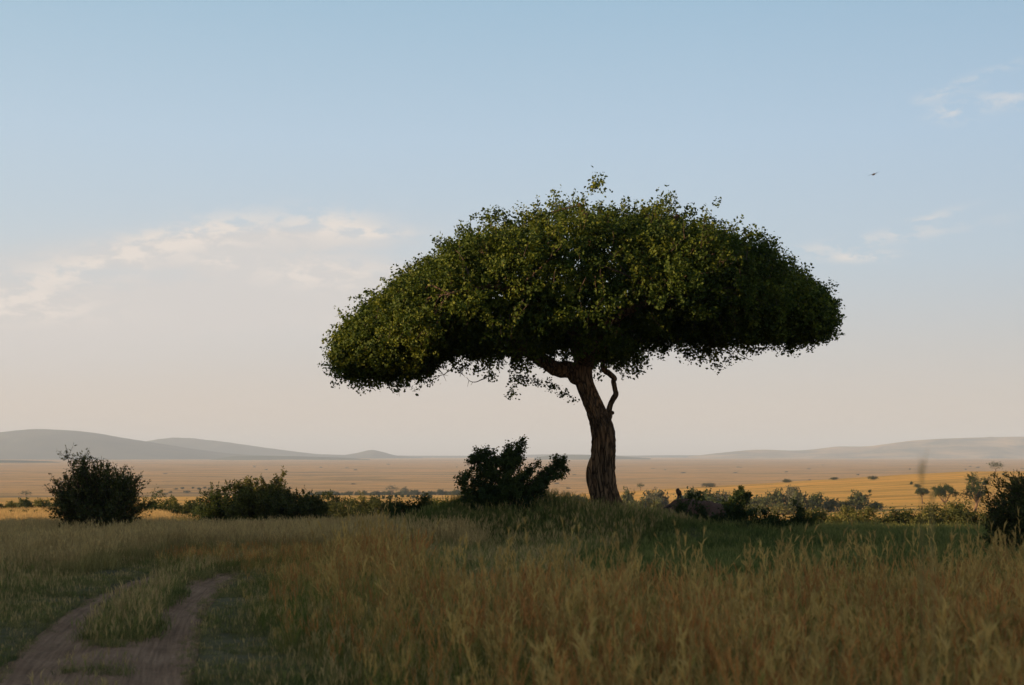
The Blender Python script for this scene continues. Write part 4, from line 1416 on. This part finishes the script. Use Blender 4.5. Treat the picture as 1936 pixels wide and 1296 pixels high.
def build_grass():
    bush_c = [at(960, 950, 48.5), at(1150, 980, 50)]
    # tall red-headed grass right of the track
    x, y = wedge(25000, 3.5, 47, 0.75)
    lat = track_lat(x, y)
    far = np.interp(x / y, [-0.10, -0.05, 0.16, 0.22], [44, 24.5, 24.5, 29])
    md = mounds(x, y)
    vig = fbm(x / 1.4, y / 1.4, seed=91)
    edge = 1.9 + 0.9 * fbm(x / 1.5, y / 1.5, seed=92) + 0.8 * np.exp(-((y - 15) / 6.0) ** 2) + 1.5 * rng.random(len(x)) ** 2
    keep = ((lat > edge) | ((y > 35.3) & (x > TRX(y) - 1.3))) & (lat < 90) & (y < far + 7 * fbm(x / 2, y / 2, seed=93)) & (md < 0.28) & (vig > -0.45)
    keep |= (lat >= 90) & (y < far) & (md < 0.28)
    x, y, vig = x[keep], y[keep], vig[keep]
    s = (0.62 + 0.48 * rng.random(len(x)) + 0.25 * vig) * (0.5 + 0.5 * sstep(track_lat(x, y), 1.6, 5.5))
    s = s * np.where(x > -0.05 * y, 1 - 0.22 * sstep(y, 17, 26), 1.0)
    gr = (fbm(x / 2.6, y / 2.6, seed=90) + 0.5 * rng.normal(size=len(x))) > 0.1
    scatter('tall_grass', 'tall reddish seeding grass filling the foreground', ground_pts(x[~gr], y[~gr]), s[~gr], T_tall)
    scatter('green_grass', 'greener leafy grass between the red seed heads', ground_pts(x[gr], y[gr]), s[gr] * .95, T_lush)
    k = rng.choice(len(x), 900, replace=False)
    k = k[(y[k] > 5) & (track_lat(x[k], y[k]) > 3.2)]
    scatter('tall_grass', 'few taller grass stalks standing above the foreground grass', ground_pts(x[k], y[k]), rng.uniform(.8, 1.15, len(k)), T_high, 0.25)
    # golden grass along the crest, left half and behind
    x, y = wedge(50000, 31, 84, 1.0)
    lat = track_lat(x, y)
    a = x / y
    md = mounds(x, y)
    n = fbm(x / 3, y / 3, seed=94)
    keep = ((np.abs(lat) > 1.6) | (y > 35.3)) & (md < 0.3) & (((a < -0.02) & (y > 41 + 3 * n) & (y < 58 + 5 * n)) | ((a < -0.24) & (y > 54)) | ((lat < -2.6) & (lat > -40) & (y > 34.5 + 2.5 * n)))
    x, y = x[keep], y[keep]
    s = (0.6 + 0.35 * rng.random(len(x)) + 0.2 * fbm(x / 2, y / 2, seed=95)) * (1 - 0.25 * sstep(y, 46, 56))
    scatter('golden_grass', 'golden seeding grass along the crest behind the track', ground_pts(x, y), s, T_gold)
    x, y = wedge(26000, 82, 175, 1.0)
    a = x / y
    keep = (a < -0.16 + 0.05 * fbm(x / 9, y / 9, seed=98))
    x, y = x[keep], y[keep]
    scatter('golden_grass', 'golden grass on the slope beyond the spiky bush', ground_pts(x, y), 0.3 + 0.25 * rng.random(len(x)), T_gold)
    # short grass beside and between the ruts
    x, y = wedge(90000, 5, 50, 0.8)
    lat = track_lat(x, y)
    n = fbm(x / 1.1, y / 1.1, seed=96)
    mid = (np.abs(lat) < 0.42 + 0.25 * n) & ((y > 20.3 + 0.8 * n) | ((y < 18.8) & (y > 16.6) & (n > -0.22)) | ((y < 15.9) & (n > -0.3)))
    side = (np.abs(lat) > 1.06 + 0.34 * n) & (np.abs(lat) < 9)
    leftfar = (lat < -9)
    keep = mid | ((y > 35.3) & (np.abs(lat) < 9)) | ((y > 32.5 + 4.0 * rng.random(len(x)) + 2.5 * n) & (lat > 0.2) & (lat < 2)) | (side & (n > -0.5)) | (leftfar & (y < 46))
    x, y, lat, n, mid = x[keep], y[keep], lat[keep], n[keep], mid[keep]
    s = np.where(mid, 0.75 + 0.35 * n + 0.3 * sstep(y, 19.5, 22), 0.38 + 0.8 * sstep(np.abs(lat), 1.2, 4.5) + 0.45 * n) * rng.uniform(.7, 1.2, len(x))
    s = np.where(mid & (y < 19.6), s * 0.95, s)
    scatter('short_grass', 'short green grass beside and between the wheel ruts', ground_pts(x, y) + np.array([0, 0, 0.0]) - np.where(np.abs(lat) < 1.2, 0.02, 0.0)[:, None] * np.array([0, 0, 1]), np.maximum(s, .2), T_short)
    # soft green grass on the mound round the tree
    x, y = wedge(100000, 23, 72, 1.0, 0.45)
    md = mounds(x, y)
    em = on_ground(1300, 62.0)
    keep = (md > 0.10 + 0.06 * fbm(x / 1.5, y / 1.5, seed=97)) | ((x > -0.09 * y) & (y < 72) & (y > 24))
    keep &= (((x - em.x) / 2.6) ** 2 + ((y - em.y) / 3.5) ** 2 > 1)
    x, y = x[keep], y[keep]
    scatter('mound_grass', 'soft green grass covering the mound round the tree', ground_pts(x, y), np.maximum(0.25, 0.45 + 0.35 * rng.random(len(x)) + 0.5 * fbm(x / 1.6, y / 1.6, seed=99)), T_green)


build_grass()


# ------------------------------------------------------------------ foreground details
def tall_stalk(label, px, d, top_py, lean):
    b = on_ground(px, d)
    hgt = at(px, top_py, d).z - b.z
    root = thing('grass_stalk', label, 'grass stalk', b, 'tall blurred grass stalks')
    P = catmull([(0, 0, -.05), (lean * .25, 0, hgt * .45), (lean * .6, .02, hgt * .78), (lean, .03, hgt)], 24)
    V, F = tube(P, np.linspace(.0035, .0015, 24), 6)
    link('culm', make_mesh('culm', V, F, {'h': ('POINT', np.full(len(V), .7))}), M['g_gold'], root)
    Vs, Fs, hs, off = [], [], [], 0
    for q in range(26):
        i = rng.integers(17, 24)
        V, F, h = blade(P[i] + rng.normal(size=3) * .004, rng.uniform(0, 6.28), rng.uniform(.04, .09), rng.uniform(.1, .5), .004, 2)
        Vs.append(V); Fs.append(F + off); hs.append(np.full(len(V), .8)); off += len(V)
    link('seed_head', make_mesh('seed_head', np.concatenate(Vs), np.concatenate(Fs), {'h': ('POINT', np.concatenate(hs))}, False), M['g_gold'], root)['kind'] = 'stuff'


tall_stalk('taller of two blurred grass stalks rising against the slope at right', 1726, 4.6, 893, .03)
tall_stalk('shorter blurred grass stalk right of the tallest one', 1752, 4.9, 930, .02)


def clod(label, px, py, wpx):
    r = ray(px, py)
    d = 16.0
    for _ in range(20):
        d = (GZ(r.x * d, d) - EYE) / r.z
    x, y = r.x * d, d
    s = wpx * d / FPX
    n = 14
    th, ph = np.meshgrid(np.linspace(0, np.pi, n), np.linspace(0, 2 * np.pi, 20, endpoint=False), indexing='ij')
    rr = 1 + .55 * fbm(np.cos(ph) * np.sin(th) * 1.4 + px, np.sin(ph) * np.sin(th) * 1.4, np.cos(th) * 1.4, seed=87)
    V = np.stack([rr * np.sin(th) * np.cos(ph) * s * .5, rr * np.sin(th) * np.sin(ph) * s * .4, rr * np.cos(th) * s * .33], -1).reshape(-1, 3)
    lt = float(track_lat(x, y)[0])
    o = link('clod', make_mesh('clod', V, grid_faces(n, 20, True)), M['twig'], None, (x, y, GZ(x, y) + float(track_height(np.array(lt))) + s * .15))
    tag(o, label, 'clod', 'clods on the track')


clod('dark clod lying in the left rut at the bottom edge', 52, 1284, 14)
clod('small dark clod beside the grassy strip between the ruts', 192, 1135, 9)


def bird():
    p = at(1652, 330, 230)
    root = thing('bird', 'single dark bird gliding in the sky right of the tree', 'bird', p)
    root.rotation_euler = (0, math.radians(-20), math.radians(15))
    root.scale = (1.3, 1.3, 1.3)
    n, m = 14, 12
    u = np.linspace(0, 1, n)
    r = .12 * np.sin(np.pi * np.clip(u * .93 + .06, 0, 1)) ** .7
    V, F = tube(np.stack([0 * u, .42 - u * .85, 0 * u], 1), r, m)
    link('body', make_mesh('body', V, F), M['feather'], root)
    for s in (-1, 1):
        t = np.linspace(0, 1, 9)
        x = s * t * .85
        z = .16 * np.sin(t * 2.0) - .10 * t
        le, te = .20 - .22 * t ** 2, -.12 - .08 * np.sin(t * 3) - .02 * t
        up = np.stack([x, le, z], 1); lo = np.stack([x, te, z - .01], 1); md = np.stack([x, (le + te) / 2, z + .03 * (1 - t)], 1); bt = np.stack([x, (le + te) / 2, z - .015], 1)
        V = np.stack([up, md, lo, bt], 1).reshape(-1, 3)
        link('wing', make_mesh('wing', V, grid_faces(9, 4, True)), M['feather'], root)
    V = np.array([(-.04, -.38, .01), (.04, -.38, .01), (.13, -.66, 0), (-.13, -.66, 0), (-.04, -.38, -.01), (.04, -.38, -.01), (.13, -.66, -.012), (-.13, -.66, -.012)])
    F = np.array([(0, 1, 2, 3), (7, 6, 5, 4), (0, 4, 5, 1), (1, 5, 6, 2), (2, 6, 7, 3), (3, 7, 4, 0)])
    link('tail', make_mesh('tail', V, F), M['feather'], root)


m_, t_ = new_mat('feather')
nz_ = t_.noise(t_.n('ShaderNodeTexCoord').outputs['Object'], 9.0, 3).outputs[0]
finish(t_, principled(t_, t_.ramp(nz_, [(0.3, (0.03, 0.026, 0.024)), (0.7, (0.07, 0.06, 0.055))]), 0.8))
M['feather'] = m_
bird()


# ------------------------------------------------------------------ haze
def build_haze():
    m, t = new_mat('haze')
    pv = t.n('ShaderNodeVolumePrincipled')
    pv.inputs['Color'].default_value = (0.72, 0.84, 1.0, 1)
    pv.inputs['Density'].default_value = HAZE
    pv.inputs['Anisotropy'].default_value = 0.0
    o = t.n('ShaderNodeOutputMaterial')
    t.put(o.inputs['Volume'], pv.outputs[0])
    r, z0, z1 = 31000.0, -70.0, 330.0
    V = np.array([(x, y, z) for z in (z0, z1) for y in (-r, r) for x in (-r, r)], float)
    F = np.array([(0, 2, 3, 1), (4, 5, 7, 6), (0, 1, 5, 4), (1, 3, 7, 5), (3, 2, 6, 7), (2, 0, 4, 6)])
    ob = link('haze', make_mesh('haze', V, F, None, False), m)
    tag(ob, 'thin evening haze over the plain and hills', None, None, 'stuff')


HAZE = 0.000085
build_haze()
